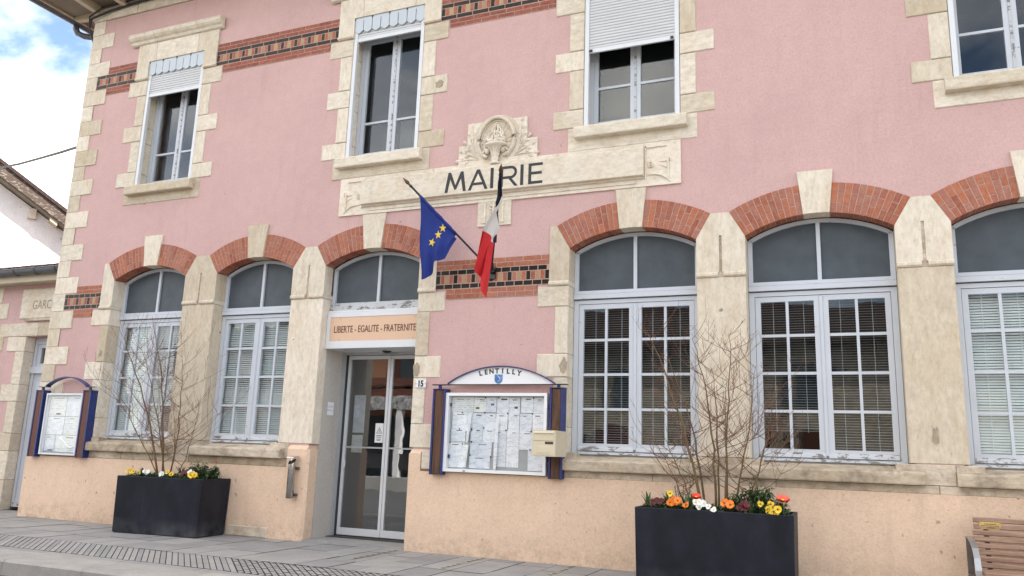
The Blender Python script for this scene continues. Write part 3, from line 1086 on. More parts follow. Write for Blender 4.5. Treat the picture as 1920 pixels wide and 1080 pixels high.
    if ui == 2:
        for xx in (a + .06, b - .10):
            MB().box(xx, xx + .035, -0.012, 0.004, zs + .008, zs + .034).build('shutter_stop', M['black'], win)
    # lambrequin board with pointed tongues
    if ui != 2:
        mb = MB()
        n = 8
        w0, w1 = a + .002, b - .002
        pw = (w1 - w0) / n
        mb.box(w0, w1, -0.014, -0.006, 6.735, 6.772)
        for i in range(n):
            x0 = w0 + pw * i + .005
            x1 = x0 + pw - .010
            if ui == 0:
                tip = [(x0, 6.575), (x0 + (x1 - x0) * .25, 6.553), (x0 + (x1 - x0) * .5, 6.546), (x0 + (x1 - x0) * .75, 6.553), (x1, 6.575)]
            else:
                tip = [(x0, 6.585), (x0 + (x1 - x0) * .22, 6.563), ((x0 + x1) / 2, 6.545), (x1 - (x1 - x0) * .22, 6.563), (x1, 6.585)]
            mb.prism(tip + [(x1, 6.735), (x0, 6.735)], -0.014, -0.006)
        mb.build('lambrequin', M['lambrequin'], win)
        for i in range(0, n + 1, 2):
            xx = w0 + pw * i
            MB().box(max(xx - .008, w0), min(xx + .008, w1), -0.022, -.013, 6.745, 6.778).build('clip', M['black'], win)

# --- ground floor windows: arched fanlight with slate panels, two casements of eight panes
YF = 0.18
BAR_Z = (1.602, 1.974, 2.353)
GZ0, GZ1 = 1.238, 2.70


def blind(x0, x1, z0, z1, y, tilt, pitch, mat, win, z_stop=None):
    mb = MB()
    hw = 0.0125
    dy, dz = hw * math.cos(tilt), hw * math.sin(tilt)
    z = z1
    while z > z0:
        if z_stop is None or z > z_stop:
            j = random.uniform(-.0015, .0015)
            j2 = random.uniform(-.0015, .0015)
            mb.add([(x0, y - dy, z - dz + j), (x1, y - dy, z - dz + j2), (x1, y, z + .0022 + j2), (x0, y, z + .0022 + j), (x1, y + dy, z + dz + j2), (x0, y + dy, z + dz + j)],
                   [(0, 1, 2, 3), (3, 2, 4, 5)])
        z -= pitch
    n = 2
    for i in range(n):
        xx = x0 + (x1 - x0) * (i + .5) / n
        mb.box(xx - .0016, xx + .0016, y - .016, y - .0145, max(z0, z_stop or z0), z1)
        mb.box(xx - .0016, xx + .0016, y + .0145, y + .016, max(z0, z_stop or z0), z1)
    return stuff(mb.build('blind', M[mat], win, recalc=False))


def fanlight(a, b, ztop, win, mullion=True):
    cx, zc, r1, th = arch_geo(a, b)
    fr = 0.042
    rin = r1 - fr
    y = YF
    # side stubs and arched head
    mb = MB()
    mb.box(a + .003, a + .048, y, y + .07, ztop, SPRING - .01)
    mb.box(b - .048, b - .003, y, y + .07, ztop, SPRING - .01)
    t_in = math.asin(((b - a) / 2 - .048) / rin)
    outer = arc(cx, zc, r1 - .003, -th, th, 20)
    inner = arc(cx, zc, rin, -t_in, t_in, 20)
    outer[0] = (a + .003, SPRING - .01)
    outer[-1] = (b - .003, SPRING - .01)
    mb.band(inner, outer, y, y + .07)
    mb.build('fanlight_frame', M['alu'] if not mullion else M['paint'], win)
    xm = (a + b) / 2
    MB().box(xm - .019, xm + .019, y + .004, y + .06, ztop, zc + rin + .004).build('mullion', M['paint'], win)
    for s in (-1, 1):
        x0, x1 = (a + .047, xm - .018) if s < 0 else (xm + .018, b - .047)
        pts = []
        for i in range(13):
            x = x0 + (x1 - x0) * i / 12
            pts.append((x, zc + math.sqrt(max(0, (rin + .004) ** 2 - (x - cx) ** 2))))
        poly = [(x0, ztop - .002), (x1, ztop - .002)] + pts[::-1]
        MB().prism(poly, y + .030, y + .040).build('panel', M['panel'], win)


def ground_window(oi_, blind_mode):
    a, b = OPEN[oi_]
    y = YF
    xm = (a + b) / 2
    mb = MB()
    z0 = 1.12
    mb.box(a + .003, a + .058, y, y + .08, z0, 2.80)
    mb.box(b - .058, b - .003, y, y + .08, z0, 2.80)
    mb.box(a + .058, b - .058, y, y + .08, 2.757, 2.80)
    # transom: two stepped rails with a dark joint
    mb.box(a + .003, b - .003, y - .030, y + .08, 2.812, 2.862)
    mb.box(a + .003, b - .003, y - .012, y + .08, 2.868, 2.905)
    mb.box(a + .003, b - .003, y - .020, y + .08, z0 - .012, z0 + .030)
    win = mb.build('window', M['paint'], hall)
    MB().prism_x([(y - .055, z0 + .003), (y - .05, z0 + .018), (y - .02, z0 + .028), (y - .02, z0 + .003)], a + .03, b - .03).build('weather_board', M['paint_worn'], win)
    fanlight(a, b, 2.906, win)
    st = 0.052
    for l, r_, inn in ((a + .062, xm - .004, 1), (xm + .004, b - .062, 0)):
        zb, zt = z0 + .034, 2.752
        gl, gr = l + (st if inn else st + .012), r_ - (st + .012 if inn else st)
        mb = MB()
        ya, yb = y + .008, y + .052
        mb.box(l, gl, ya, yb, zb, zt)
        mb.box(gr, r_, ya, yb, zb, zt)
        mb.box(gl, gr, ya, yb, zb, GZ0)
        mb.box(gl, gr, ya, yb, GZ1, zt)
        gm = (gl + gr) / 2
        bw = 0.0135
        mb.box(gm - bw, gm + bw, ya + .004, yb - .006, GZ0, GZ1)
        for zbar in BAR_Z:
            for u0, u1 in ((gl, gm - bw), (gm + bw, gr)):
                mb.box(u0, u1, ya + .006, yb - .008, zbar - bw, zbar + bw)
        mb.build('casement', M['paint'], win)
        MB().prism_x([(ya - .03, zb + .006), (ya - .02, zb + .03), (ya + .001, zb + .055), (ya + .001, zb + .006)], l + .01, r_ - .01).build('drip_rail', M['paint_worn'], win)
        zl = [GZ0, *BAR_Z, GZ1]
        for u0, u1 in ((gl, gm), (gm, gr)):
            for q in range(4):
                w0 = zl[q] + (bw if q else 0)
                w1 = zl[q + 1] - (bw if q < 3 else 0)
                v0 = u0 + (bw if u0 == gm else 0)
                v1 = u1 - (bw if u1 == gm else 0)
                mbp = MB()
                t = random.uniform(-.0012, .0012)
                t2 = random.uniform(-.0012, .0012)
                yy = y + .026
                mbp.add([(v0 - .002, yy + t, w0 - .002), (v1 + .002, yy - t, w0 - .002), (v1 + .002, yy - t + t2, w1 + .002), (v0 - .002, yy + t + t2, w1 + .002),
                         (v0 - .002, yy + .004 + t, w0 - .002), (v1 + .002, yy + .004 - t, w0 - .002), (v1 + .002, yy + .004 - t + t2, w1 + .002), (v0 - .002, yy + .004 + t + t2, w1 + .002)],
                        [(0, 1, 2, 3), (7, 6, 5, 4), (0, 4, 5, 1), (1, 5, 6, 2), (2, 6, 7, 3), (3, 7, 4, 0)])
                mbp.build('pane', M['glass'], win)
        tilt, mat, stop = blind_mode[0 if inn else 1]
        blind(l + .02, r_ - .02, GZ0 - .03, GZ1 + .04, y + .10, tilt, 0.0255, mat, win, stop)
    # espagnolette strip over the meeting stiles
    MB().prism_z([(xm - .02, y + .007), (xm - .013, y - .006), (xm + .013, y - .006), (xm + .02, y + .007)], z0 + .06, 2.745).build('cover_strip', M['paint'], win)
    return win


ground_window(0, [(RAD(62), 'blind_white', None), (RAD(48), 'blind', None)])
ground_window(1, [(RAD(52), 'blind_white', None), (RAD(52), 'blind_white', None)])
ground_window(3, [(RAD(9), 'blind', None), (RAD(9), 'blind', None)])
ground_window(4, [(RAD(9), 'blind', 1.40), (RAD(9), 'blind', None)])
ground_window(5, [(RAD(60), 'blind_white', None), (RAD(60), 'blind_white', None)])

# --- entrance
a, b = OPEN[2]
mb = MB()
mb.box(a - .09, a, 0.152, 0.50, 0.0, 2.95)
mb.box(b, b + .09, 0.282, 0.50, 0.0, 2.95)
mb.build('door_reveal', M['grey_render'], hall)
MB().box(a - .04, b + .04, -0.02, 0.75, -0.02, 0.022).build('threshold', M['pavers'], hall)
DY = 0.60
mb = MB()
mb.box(a - .03, a + .028, 0.50, 0.66, 0.02, 2.78)
mb.box(b - .028, b + .03, 0.50, 0.66, 0.02, 2.78)
mb.box(a + .028, b - .028, 0.53, 0.68, 2.285, 2.44)
door = mb.build('door', M['alu_grey'], hall)
MB().box(a + .028, a + .034, 0.56, 0.66, 0.02, 2.285).box(a + .03, b - .03, 0.585, 0.66, 0.02, 0.034).build('door_seal', M['black'], door)
xm = (a + b) / 2 - .012
for l, r_, yo in ((a + .036, xm - .002, 0.0), (xm + .002, b - .034, 0.006)):
    mb = MB()
    y0, y1 = DY + yo, DY + yo + .035
    mb.box(l, l + .036, y0, y1, .04, 2.28)
    mb.box(r_ - .036, r_, y0, y1, .04, 2.28)
    mb.box(l + .036, r_ - .036, y0, y1, .04, .125)
    mb.box(l + .036, r_ - .036, y0, y1, 2.235, 2.28)
    mb.build('door_leaf', M['alu'], door)
    MB().box(l + .034, r_ - .034, y0 + .014, y0 + .020, .12, 2.24).build('door_pane', M['door_glass'], door)
    MB().box(l + .036, r_ - .036, y0 + .002, y0 + .012, 1.105, 1.125).build('safety_strip', M['alu_grey'], door)
mb = MB().lathe([(0.0, -.10), (.035, -.094), (.06, -.075), (.075, -.04), (.078, 0)], -5.40, 0.44, 2.385, 18)
mb.build('motion_sensor', M['black'], door, smooth=True)
# notices on the glass
pm = MB().box(xm - .16, xm - .045, DY - .004, DY + .012, 1.18, 1.42).build('door_notice', M['white'], door)
for tri in (0,):
    cx_, cz_ = xm - .10, 1.325
    MB().prism([(cx_ - .042, cz_ - .03), (cx_ + .042, cz_ - .03), (cx_, cz_ + .045)], DY - .006, DY - .0042).build('warning_triangle', M['ink'], door)
    MB().prism([(cx_ - .031, cz_ - .024), (cx_ + .031, cz_ - .024), (cx_, cz_ + .034)], DY - .007, DY - .0062).build('warning_triangle', M['white'], door)
    MB().box(cx_ - .004, cx_ + .004, DY - .008, DY - .0072, cz_ - .018, cz_ + .015).build('warning_triangle', M['ink'], door)
    for q, zz in enumerate((1.265, 1.245, 1.22, 1.205)):
        MB().box(cx_ - .04 + .004 * q, cx_ + .04 - .006 * q, DY - .006, DY - .0042, zz, zz + .007).build('print_line', M['ink'], door)
MB().box(a + .10, a + .27, 0.70, 0.704, 1.30, 1.78).build('poster', M['paper'], door)
MB().box(a + .10, a + .26, 0.70, 0.704, 1.05, 1.27).build('poster', M['paper_map'], door)
MB().box(a + .06, a + .09, DY - .004, DY + .010, 0.86, 0.95).build('sticker', M['alu'], door)
# transom window above the sign
mb = MB()
mb.box(a + .003, b - .003, YF - .02, YF + .08, 2.80, 2.90)
mb.box(a + .003, b - .003, YF - .035, YF + .08, 2.80, 2.82)
fl = mb.build('fanlight', M['paint_worn'], hall)
fanlight(a, b, 2.90, fl)
# lettered sign box over the door
mb = MB()
sy = 0.105
mb.box(a + .004, b - .004, sy, 0.56, 2.315, 2.405)
mb.box(a + .004, b - .004, sy, 0.56, 2.71, 2.77)
mb.box(a + .004, b - .004, sy + .012, 0.56, 2.774, 2.795)
mb.box(a + .004, a + .055, sy, 0.56, 2.405, 2.71)
mb.box(b - .012, b - .004, sy, 0.56, 2.405, 2.71)
sign = mb.build('sign_box', M['alu'], hall)
MB().box(a + .055, b - .012, sy + .006, sy + .03, 2.405, 2.71).build('sign_panel', M['peach_panel'], sign)
text('sign_lettering', 'LIBERTE - EGALITE - FRATERNITE', 0.122, M['brown_letter'], sign, facing((a + b) / 2 + .022, sy + .004, 2.55), 0.0015, xs=0.665)
for xx in (a + .20, b - .10):
    for zz in (2.425, 2.69):
        MB().lathe([(.006, 0), (.006, .006)], 0, 0, 0, 10).build('screw', M['steel'], sign).matrix_world = Matrix.Translation((xx, sy + .004, zz)) @ Matrix.Rotation(RAD(90), 4, 'X')

# --- name panel and carving
pn_mb = MB()
PX0, PX1 = -5.965, -1.59
pn_mb.box(PX0, PX1, -0.022, 0.1, 3.996, 4.492)
panel = pn_mb.build('name_panel', M['stone_pale'], hall)
# raised tablet, bevelled under edge
tb = MB()
tb.prism_x([(-.022, 4.075), (-.045, 4.085), (-.052, 4.10), (-.088, 4.106), (-.092, 4.112), (-.092, 4.418), (-.086, 4.424), (-.022, 4.43)], -5.605, -1.985)
tb.build('tablet', M['stone_pale'], panel)
MB().prism_x([(-.022, 4.03), (-.034, 4.034), (-.034, 4.056), (-.022, 4.064)], -5.50, -2.07).build('tablet_moulding', M['stone_h'], panel)
for x0, x1 in ((-5.60, -4.6), (-4.6, -3.0), (-3.0, -1.99)):
    MB().cbox(x0 + .003, x1 - .003, -0.034, 0, 4.44, 4.488, .005).build('cap_stone', M['stone_h'], panel)
# letters
LZ0, LZ1 = 4.112 + .022, 4.112 + .272
LY0, LY1 = -0.0945, -0.0915


def bar(mbx, p, q, t):
    p, q = Vector(p), Vector(q)
    d = (q - p).normalized()
    n = Vector((-d.y, d.x)) * t / 2
    pts = [p - n, q - n, q + n, p + n]
    mbx.prism([(v.x, v.y) for v in pts], LY0, LY1)


T = 0.036
H0, H1 = LZ0, LZ1


def letter(polys, bars):
    mbx = MB()
    for p in polys:
        mbx.prism(p, LY0, LY1)
    for p, q in bars:
        bar(mbx, p, q, T)
    o = mbx.build('letter', M['letter'], panel)
    return o


def rect(x0, x1, z0, z1):
    return [(x0, z0), (x1, z0), (x1, z1), (x0, z1)]


def sl(x0, x1, z0, z1, w=T * 1.08):
    return [(x0 - w / 2, z0), (x0 + w / 2, z0), (x1 + w / 2, z1), (x1 - w / 2, z1)]


HM = (H0 + H1) / 2
# M
letter([[(-4.404, H0), (-4.366, H0), (-4.334, H1 - .085), (-4.275, H0 + .03), (-4.251, H0 + .03), (-4.191, H1 - .085), (-4.159, H0), (-4.121, H0),
         (-4.161, H1), (-4.197, H1), (-4.263, H0 + .085), (-4.328, H1), (-4.364, H1)]], [])
# A
letter([[(-4.094, H0), (-4.054, H0), (-4.031, H0 + .058), (-3.899, H0 + .058), (-3.876, H0), (-3.836, H0), (-3.945, H1), (-3.985, H1)]], [])
MB().prism([(-4.018, H0 + .09), (-3.912, H0 + .09), (-3.965, H1 - .052)], LY0 - .0012, LY1).build('letter_counter', M['stone_pale'], panel)
# I
letter([rect(-3.805, -3.765, H0, H1)], [])
# R
rcx, rcz, ro = -3.545, H1 - .078, 0.078
bowl = MB()
bowl.prism(rect(-3.68, -3.643, H0, H1), LY0, LY1)
bowl.prism(rect(-3.643, rcx, H1 - T * .9, H1), LY0, LY1)
bowl.prism(rect(-3.643, rcx, H1 - 2 * ro, H1 - 2 * ro + T * .9), LY0, LY1)
bowl.band([(rcx + (ro - T * .9) * math.sin(t), rcz + (ro - T * .9) * math.cos(t)) for t in [math.pi * i / 10 for i in range(11)]],
          [(rcx + ro * math.sin(t), rcz + ro * math.cos(t)) for t in [math.pi * i / 10 for i in range(11)]], LY0, LY1)
bowl.prism(sl(-3.475, -3.555, H0, H1 - 2 * ro + .004, T * 1.15), LY0, LY1)
bowl.build('letter', M['letter'], panel)
# I
letter([rect(-3.425, -3.386, H0, H1)], [])
# E
letter([rect(-3.325, -3.288, H0, H1), rect(-3.288, -3.15, H1 - T * .9, H1), rect(-3.288, -3.16, HM - .012, HM + T * .9 - .012), rect(-3.288, -3.15, H0, H0 + T * .9)], [])


# scroll carvings in the ends of the panel
def end_carving(xi, s):
    """xi: inner edge, s: outward direction"""
    mb = MB()
    X = lambda u: xi + s * u
    y0 = -0.022
    fr = [((.02, 4.08), (.02, 4.44)), ((.02, 4.44), (.24, 4.44))]
    for (u0, z0), (u1, z1) in fr:
        mb.box(min(X(u0) - .008, X(u1) - .008), max(X(u0) + .008, X(u1) + .008), -.036, y0, z0 - .008, z1 + .008)
    # rosette
    mb.tube([(X(.075) + .026 * math.cos(t), -.028, 4.235 + .03 * math.sin(t)) for t in [2 * math.pi * i / 14 for i in range(15)]], .009, 5)
    mb.tube([(X(.075) + .010 * math.cos(t), -.030, 4.235 + .011 * math.sin(t)) for t in [2 * math.pi * i / 8 for i in range(9)]], .007, 5)
    # volutes and stems
    mb.tube([(X(.27), -.026, 4.03 + .03), (X(.262), -.03, 4.14), (X(.27), -.03, 4.20), (X(.262), -.032, 4.27), (X(.275), -.03, 4.30), (X(.292), -.028, 4.285), (X(.287), -.026, 4.262), (X(.272), -.026, 4.266)], .011, 5)
    mb.tube([(X(.27), -.026, 4.27), (X(.22), -.028, 4.262), (X(.17), -.026, 4.262)], [.010, .008, .004], 5)
    mb.tube([(X(.045), -.024, 4.125), (X(.12), -.03, 4.123), (X(.19), -.03, 4.105), (X(.25), -.028, 4.065), (X(.285), -.026, 4.03)], .010, 5)
    mb.tube([(X(.27), -.026, 4.18), (X(.20), -.026, 4.215), (X(.16), -.024, 4.23)], [.008, .006, .003], 5)
    mb.build('scroll_carving', M['stone_pale'], panel)


end_carving(-5.60, -1)
end_carving(-1.99, 1)

# urn relief above the panel
CX = -3.775
mb = MB()
mb.box(CX - .50, CX + .52, -0.020, 0.08, 4.494, 4.735)
mb.box(CX - .39, CX + .385, -0.0205, 0.08, 4.735, 5.01)
relief = mb.build('urn_relief', M['stone_pale'], hall)
pts = [(CX + .265 * math.sin(t), 4.79 + .255 * math.cos(t)) for t in [2 * math.pi * i / 28 for i in range(29)]]
MB().prism([(CX + .30 * math.sin(t), 4.80 + .275 * math.cos(t)) for t in [-1.3 + 2.6 * i / 16 for i in range(17)]] + [(CX + .26, 4.72), (CX - .26, 4.72)], -0.024, 0.05).build('niche_back', M['stone_pale'], relief)
# egg-shaped ring ending in volutes
ring = []
for i in range(29):
    t = -2.6 + 5.2 * i / 28
    ring.append((CX + .235 * math.sin(t) * (1 - .10 * math.cos(t)), -.042, 4.775 + .265 * math.cos(t)))
MB().tube(ring, .024, 8).build('ring', M['stone_pale'], relief, smooth=True)
MB().tube([(CX + (x - CX) * .86, -.030, 4.775 + (z - 4.775) * .87) for x, _, z in ring[2:-2]], .009, 6).build('ring_bead', M['stone_pale'], relief, smooth=True)
for s in (-1, 1):
    v = []
    for i in range(17):
        t = 4.6 * i / 16
        rr = .062 - .042 * i / 16
        v.append((CX + s * (.105 + rr * math.sin(t)), -.055, 4.605 - rr * math.cos(t)))
    MB().tube(v, [.020 - .009 * i / 16 for i in range(17)], 6).lathe([(.0, -.03), (.02, -.024), (.028, 0), (.02, .024), (0, .03)], CX + s * .105, -.06, 4.605, 10).build('volute', M['stone_pale'], relief, smooth=True)
    for k2 in range(5):
        t = s * (0.55 + .30 * k2)
        MB().tube([(CX + .10 * math.sin(t), -.024, 4.75 + .09 * math.cos(t)), (CX + .205 * math.sin(t), -.026, 4.765 + .215 * math.cos(t))], .006, 4).build('shell_rib', M['stone_pale'], relief)
    # oak sprays in low relief: curved stalks with lobed leaves
    for k2 in range(5):
        z0 = 4.54 + .012 * k2
        rx = CX + s * (.225 + .012 * k2)
        tip = (CX + s * (.47 - .038 * k2), 4.545 + .098 * k2)
        mid = ((rx + tip[0]) / 2 + s * .02, (z0 + tip[1]) / 2 + .01)
        mbl = MB().tube([(rx, -.022, z0), (mid[0], -.030, mid[1]), (tip[0], -.022, tip[1])], [.007, .006, .003], 5)
        for w_, sd in ((0.55, 1), (0.75, -1), (1.0, 0)):
            px, pz = rx + (tip[0] - rx) * w_, z0 + (tip[1] - z0) * w_
            an = math.atan2(tip[1] - z0, tip[0] - rx) + sd * .7
            ca, sa = math.cos(an), math.sin(an)
            out = []
            for q in range(14):
                t = q / 13
                wv = .020 * math.sin(math.pi * min(1, t * 1.02)) * (1 + .35 * math.cos(9 * t * math.pi / 1.5))
                out.append((t * .085, wv))
            loop = out + [(u, -w2) for u, w2 in out[::-1][1:-1]]
            c_in = [(u * ca - w2 * sa + px, u * sa + w2 * ca + pz) for u, w2 in loop]
            n_ = len(c_in)
            ctr = (px + .042 * ca, -.036, pz + .042 * sa)
            mbl.add([ctr] + [(x, -.021, z) for x, z in c_in], [(0, 1 + q, 1 + (q + 1) % n_) for q in range(n_)])
        mbl.build('oak_spray', M['stone_pale'], relief)
urn = MB()
urn.lathe([(.03, -.085), (.055, -.08), (.055, -.06), (.036, -.05), (.046, -.035), (.05, -.02), (.044, -.008), (.042, .01), (.050, .055), (.066, .10), (.095, .128), (.138, .142), (.146, .155), (.138, .172), (.10, .18)], CX, -.055, 4.53, 24, sy=.6)
urn.build('urn', M['stone_pale'], relief, smooth=True)
for k2 in range(12):
    a0 = 2 * math.pi * k2 / 12
    MB().tube([(CX + .044 * math.cos(a0), -.055 + .028 * math.sin(a0), 4.545), (CX + .055 * math.cos(a0), -.055 + .034 * math.sin(a0), 4.595), (CX + .092 * math.cos(a0), -.055 + .056 * math.sin(a0), 4.655)], .006, 4).build('flute', M['stone_pale'], relief)
for k2 in range(27):
    u0 = -1 + 2 * ((k2 % 9) + .5) / 9 + random.uniform(-.05, .05)
    lay = k2 // 9
    ux = CX + u0 * .112
    h = (.275 - .09 * lay) * (1 - .5 * u0 * u0) + random.uniform(-.012, .018)
    sgn = random.choice((-1, 1))
    fl_ = []
    for i in range(9):
        t = i / 8
        fl_.append((ux + (ux - CX) * .25 * math.sin(math.pi * t) - (ux - CX) * .45 * t + sgn * .014 * math.sin(7.5 * t), -.050 - .020 * lay - .012 * math.sin(5 * t + k2), 4.70 + h * t))
    MB().tube(fl_, [.017, .020, .019, .018, .016, .014, .012, .008, .003], 6).build('flame', M['stone_pale'], relief, smooth=True)
# pendant console below
mb = MB()
c0, c1 = -3.985, -3.56
mb.box(c0, c1, -.018, .05, 3.70, 3.995)
cons = mb.build('pendant_panel', M['stone_pale'], hall)
for u in (c0 + .085, c1 - .11):
    MB().box(u, u + .02, -.032, -.018, 3.75, 3.99).box(u - .03, u + .03, -.030, -.018, 3.735, 3.75).build('pendant_moulding', M['stone_pale'], cons)
mb = MB().tube([(CX, -.03, 3.98), (CX, -.04, 3.93), (CX, -.035, 3.80), (CX, -.03, 3.75)], [.02, .014, .02, .006], 6)
for zz in (3.94, 3.90, 3.86, 3.82):
    for s in (-1, 1):
        mb.tube([(CX, -.03, zz - .02), (CX + s * .035, -.04, zz), (CX + s * .05, -.026, zz + .025)], [.008, .016, .003], 5)
mb.build('leaf_drop', M['stone_pale'], cons, smooth=True)

# --- eaves, gutter and roof
EO = 0.62
EZ = 7.95
mb = MB()
mb.box(XL - EO, XR + EO, -EO, 9.4 + EO, EZ, EZ + .05)
roof_soffit = mb.build('soffit', M['soffit'], hall)
mb = MB()
rx0, rx1, ry0, ry1 = XL - EO - .05, XR + EO + .05, -EO - .05, 9.4 + EO + .05
rz = EZ + .12
ridge_y = (ry0 + ry1) / 2
vs = [(rx0, ry0, rz), (rx1, ry0, rz), (rx1, ry1, rz), (rx0, ry1, rz), (rx0 + 5, ridge_y, rz + 2.4), (rx1 - 5, ridge_y, rz + 2.4),
      (rx0, ry0, rz - .05), (rx1, ry0, rz - .05), (rx1, ry1, rz - .05), (rx0, ry1, rz - .05)]
mb.add(vs, [(0, 1, 5, 4), (1, 2, 5), (2, 3, 4, 5), (3, 0, 4), (6, 7, 1, 0), (7, 8, 2, 1), (8, 9, 3, 2), (9, 6, 0, 3), (9, 8, 7, 6)])
roof = mb.build('roof', M['tile'], hall)
MB().box(XL - EO - .02, XR + EO + .02, -EO - .025, -EO - .001, EZ - .03, EZ + .11).build('fascia_board', M['eave_wood'], hall)
MB().box(XL - EO - .025, XL - EO - .001, -EO, 9.4 + EO, EZ - .03, EZ + .11).build('fascia_board', M['eave_wood'], hall)


def gutter(p, q, r=0.075):
    p, q = Vector(p), Vector(q)
    d = (q - p).normalized()
    side = Vector((-d.y, d.x, 0))
    mb = MB()
    n = 10
    vs = []
    for base in (p, q):
        for i in range(n + 1):
            t = math.pi * i / n
            vs.append(base + side * (r * math.cos(t)) - Vector((0, 0, r * math.sin(t))))
    fs = [(i, i + 1, n + 2 + i, n + 1 + i) for i in range(n)] + [tuple(range(n + 1)), tuple(range(2 * n + 1, n, -1))]
    mb.add(vs, fs)
    mb.tube([p + side * r, q + side * r], .012, 6)
    mb.tube([p - side * r, q - side * r], .010, 6)
    return mb


gutter((XR + EO + .1, -EO - .12, EZ + .032), (XL - EO - .20, -EO - .12, EZ + .032), .09).build('gutter', M['zinc'], hall)
gutter((XL - EO - .12, -EO - .20, EZ + .03), (XL - EO - .12, 9.4 + EO, EZ + .03), .09).build('gutter', M['zinc'], hall)
MB().tube([(XL - .74, .20, EZ - .04), (XL - .735, .20, EZ - .12), (XL - .70, .22, EZ - .19), (XL - .60, .27, EZ - .235), (XL - .3, .44, EZ - .26), (XL - .13, .54, EZ - .31), (XL - .07, .58, EZ - .45), (XL - .07, .58, 0.1)], .05, 10).build('downpipe', M['zinc'], hall, smooth=True)
# rafter feet under the soffit
x = XL + .02
while x < XR + .1:
    MB().prism_x([(-EO + .02, EZ - .06), (-EO + .02, EZ - .001), (-.035, EZ - .001), (-.035, EZ - .13), (-EO + .12, EZ - .10)], x, x + .09).build('eave_bracket', M['eave_wood'], hall)
    x += 0.62
y = .05
while y < 9:
    MB().prism([(XL - EO + .02, EZ - .06), (XL - .03, EZ - .13), (XL - .03, EZ - .001), (XL - EO + .02, EZ - .001)], y, y + .09).build('eave_bracket', M['eave_wood'], hall)
    y += 0.62

# ================================================================== SCHOOL WING (left, set back)
wing = thing('school_wing', 'low pink wing with stone doorway and carved name slab left of the town hall', 'building', (-12.5, 0.4, 0))
WY = 0.40
mb = MB()
dx0, dx1 = -12.03, -11.05
mb.box(-16.0, dx0 - .05, WY, WY + .4, 0, 3.55)
mb.box(dx1 + .02, -10.995, WY + .001, WY + .4, 0, 3.55)
mb.box(dx0 - .05, dx1 + .02, WY, WY + .4, 2.66, 3.55)
mb.box(-16.0, -15.6, WY + .4, 6, 0, 3.55)
mb.box(-16.0, -11.05, 5.6, 6, 0, 3.55)
mb.build('wall', M['pink'], wing)
MB().box(-16.0, dx0 - .20, WY - .03, WY + .1, 0, 0.88).build('plinth', M['peach'], wing)
mb = MB()
mb.box(-15.6, -11.05, 1.4, 1.45, 0, 3.4)
mb.build('interior_wall', M['interior'], wing)
wst = [(-12.68, -11.78, 2.665, 2.875), (-11.78, -11.02, 2.665, 2.875)]
for x0, x1, z0, z1 in wst:
    MB().cbox(x0 + .003, x1 - .003, WY - .014, WY + .16, z0, z1, .006).build('lintel_stone', M['stone_h'], wing)
jz = [(2.425, 2.66, 0.42), (1.905, 2.425, 0.20), (1.64, 1.905, 0.40), (1.15, 1.64, .20), (0.88, 1.15, 0.38), (.45, .88, .22), (0, .45, .22)]
for z0, z1, e in jz:
    MB().cbox(dx0 - e, dx0, WY - .014, WY + .155, z0 + .003, z1 - .003, .006).build('jamb_stone', random.choice((M['stone'], M['stone_h'])), wing)
MB().box(dx0 - .17, dx0 - .003, WY - .003, WY + .15, 0, 2.665).build('mortar_bed', M['mortar'], wing)
slab = MB().cbox(-12.26, -11.06, WY - .022, WY + .05, 2.945, 3.43, .012).build('name_slab', M['stone_h'], wing)
MB().box(-12.1, -11.06, WY - .045, WY - .02, 2.905, 2.943).build('slab_moulding', M['stone_sill'], wing)
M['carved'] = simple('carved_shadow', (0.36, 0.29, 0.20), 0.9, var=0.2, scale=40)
text('carved_lettering', 'GARCONS', 0.205, M['carved'], slab, facing(-11.60, WY - .0235, 3.155), 0.0012, xs=0.78)
MB().prism([(-11.535, 3.068), (-11.515, 3.068), (-11.505, 3.05), (-11.53, 3.032), (-11.545, 3.04), (-11.525, 3.05)], WY - .0247, WY - .0223).build('cedilla', M['carved'], slab)
# end quoins beyond the doorway
z = 0.88
k = 0
while z < 3.5:
    e = 0.12 if k % 2 else 0.30
    MB().cbox(-13.1, -12.86 + e, WY - .013, WY + .1, z + .003, min(z + .26, 3.5) - .003, .006).build('corner_stone', M['stone'], wing)
    z += .26
    k += 1
# door
mb = MB()
dy = WY + .16
mb.box(dx0 + .002, dx0 + .06, dy, dy + .08, 0.05, 2.655)
mb.box(dx1 - .06, dx1 - .002, dy, dy + .08, 0.05, 2.655)
mb.box(dx0 + .06, dx1 - .06, dy, dy + .08, 2.56, 2.655)
mb.box(dx0 + .002, dx1 - .002, dy - .03, dy + .08, 2.09, 2.19)
wdoor = mb.build('door', M['paint'], wing)
MB().box(dx0 + .062, dx1 - .062, dy + .02, dy + .06, 0.12, 2.088).build('door_leaf', M['paint'], wdoor)
MB().box(dx0 + .03, dx1 - .03, dy - .012, dy + .08, 0.05, 0.118).build('kick_board', M['paint_worn'], wdoor)
for zz0, zz1 in ((0.3, 0.95), (1.1, 1.95)):
    MB().cbox(dx0 + .16, dx1 - .16, dy + .008, dy + .02, zz0, zz1, .006).build('door_panel', M['paint'], wdoor)
mb = MB()
mb.box(dx0 + .06, dx0 + .14, dy + .02, dy + .06, 2.19, 2.56).box(dx1 - .14, dx1 - .06, dy + .02, dy + .06, 2.19, 2.56).box(dx0 + .14, dx1 - .14, dy + .02, dy + .06, 2.19, 2.25).box(dx0 + .14, dx1 - .14, dy + .02, dy + .06, 2.50, 2.56)
mb.build('fanlight_frame', M['paint'], wdoor)
MB().box(dx0 + .138, dx1 - .138, dy + .035, dy + .04, 2.248, 2.502).build('pane', M['glass'], wdoor)
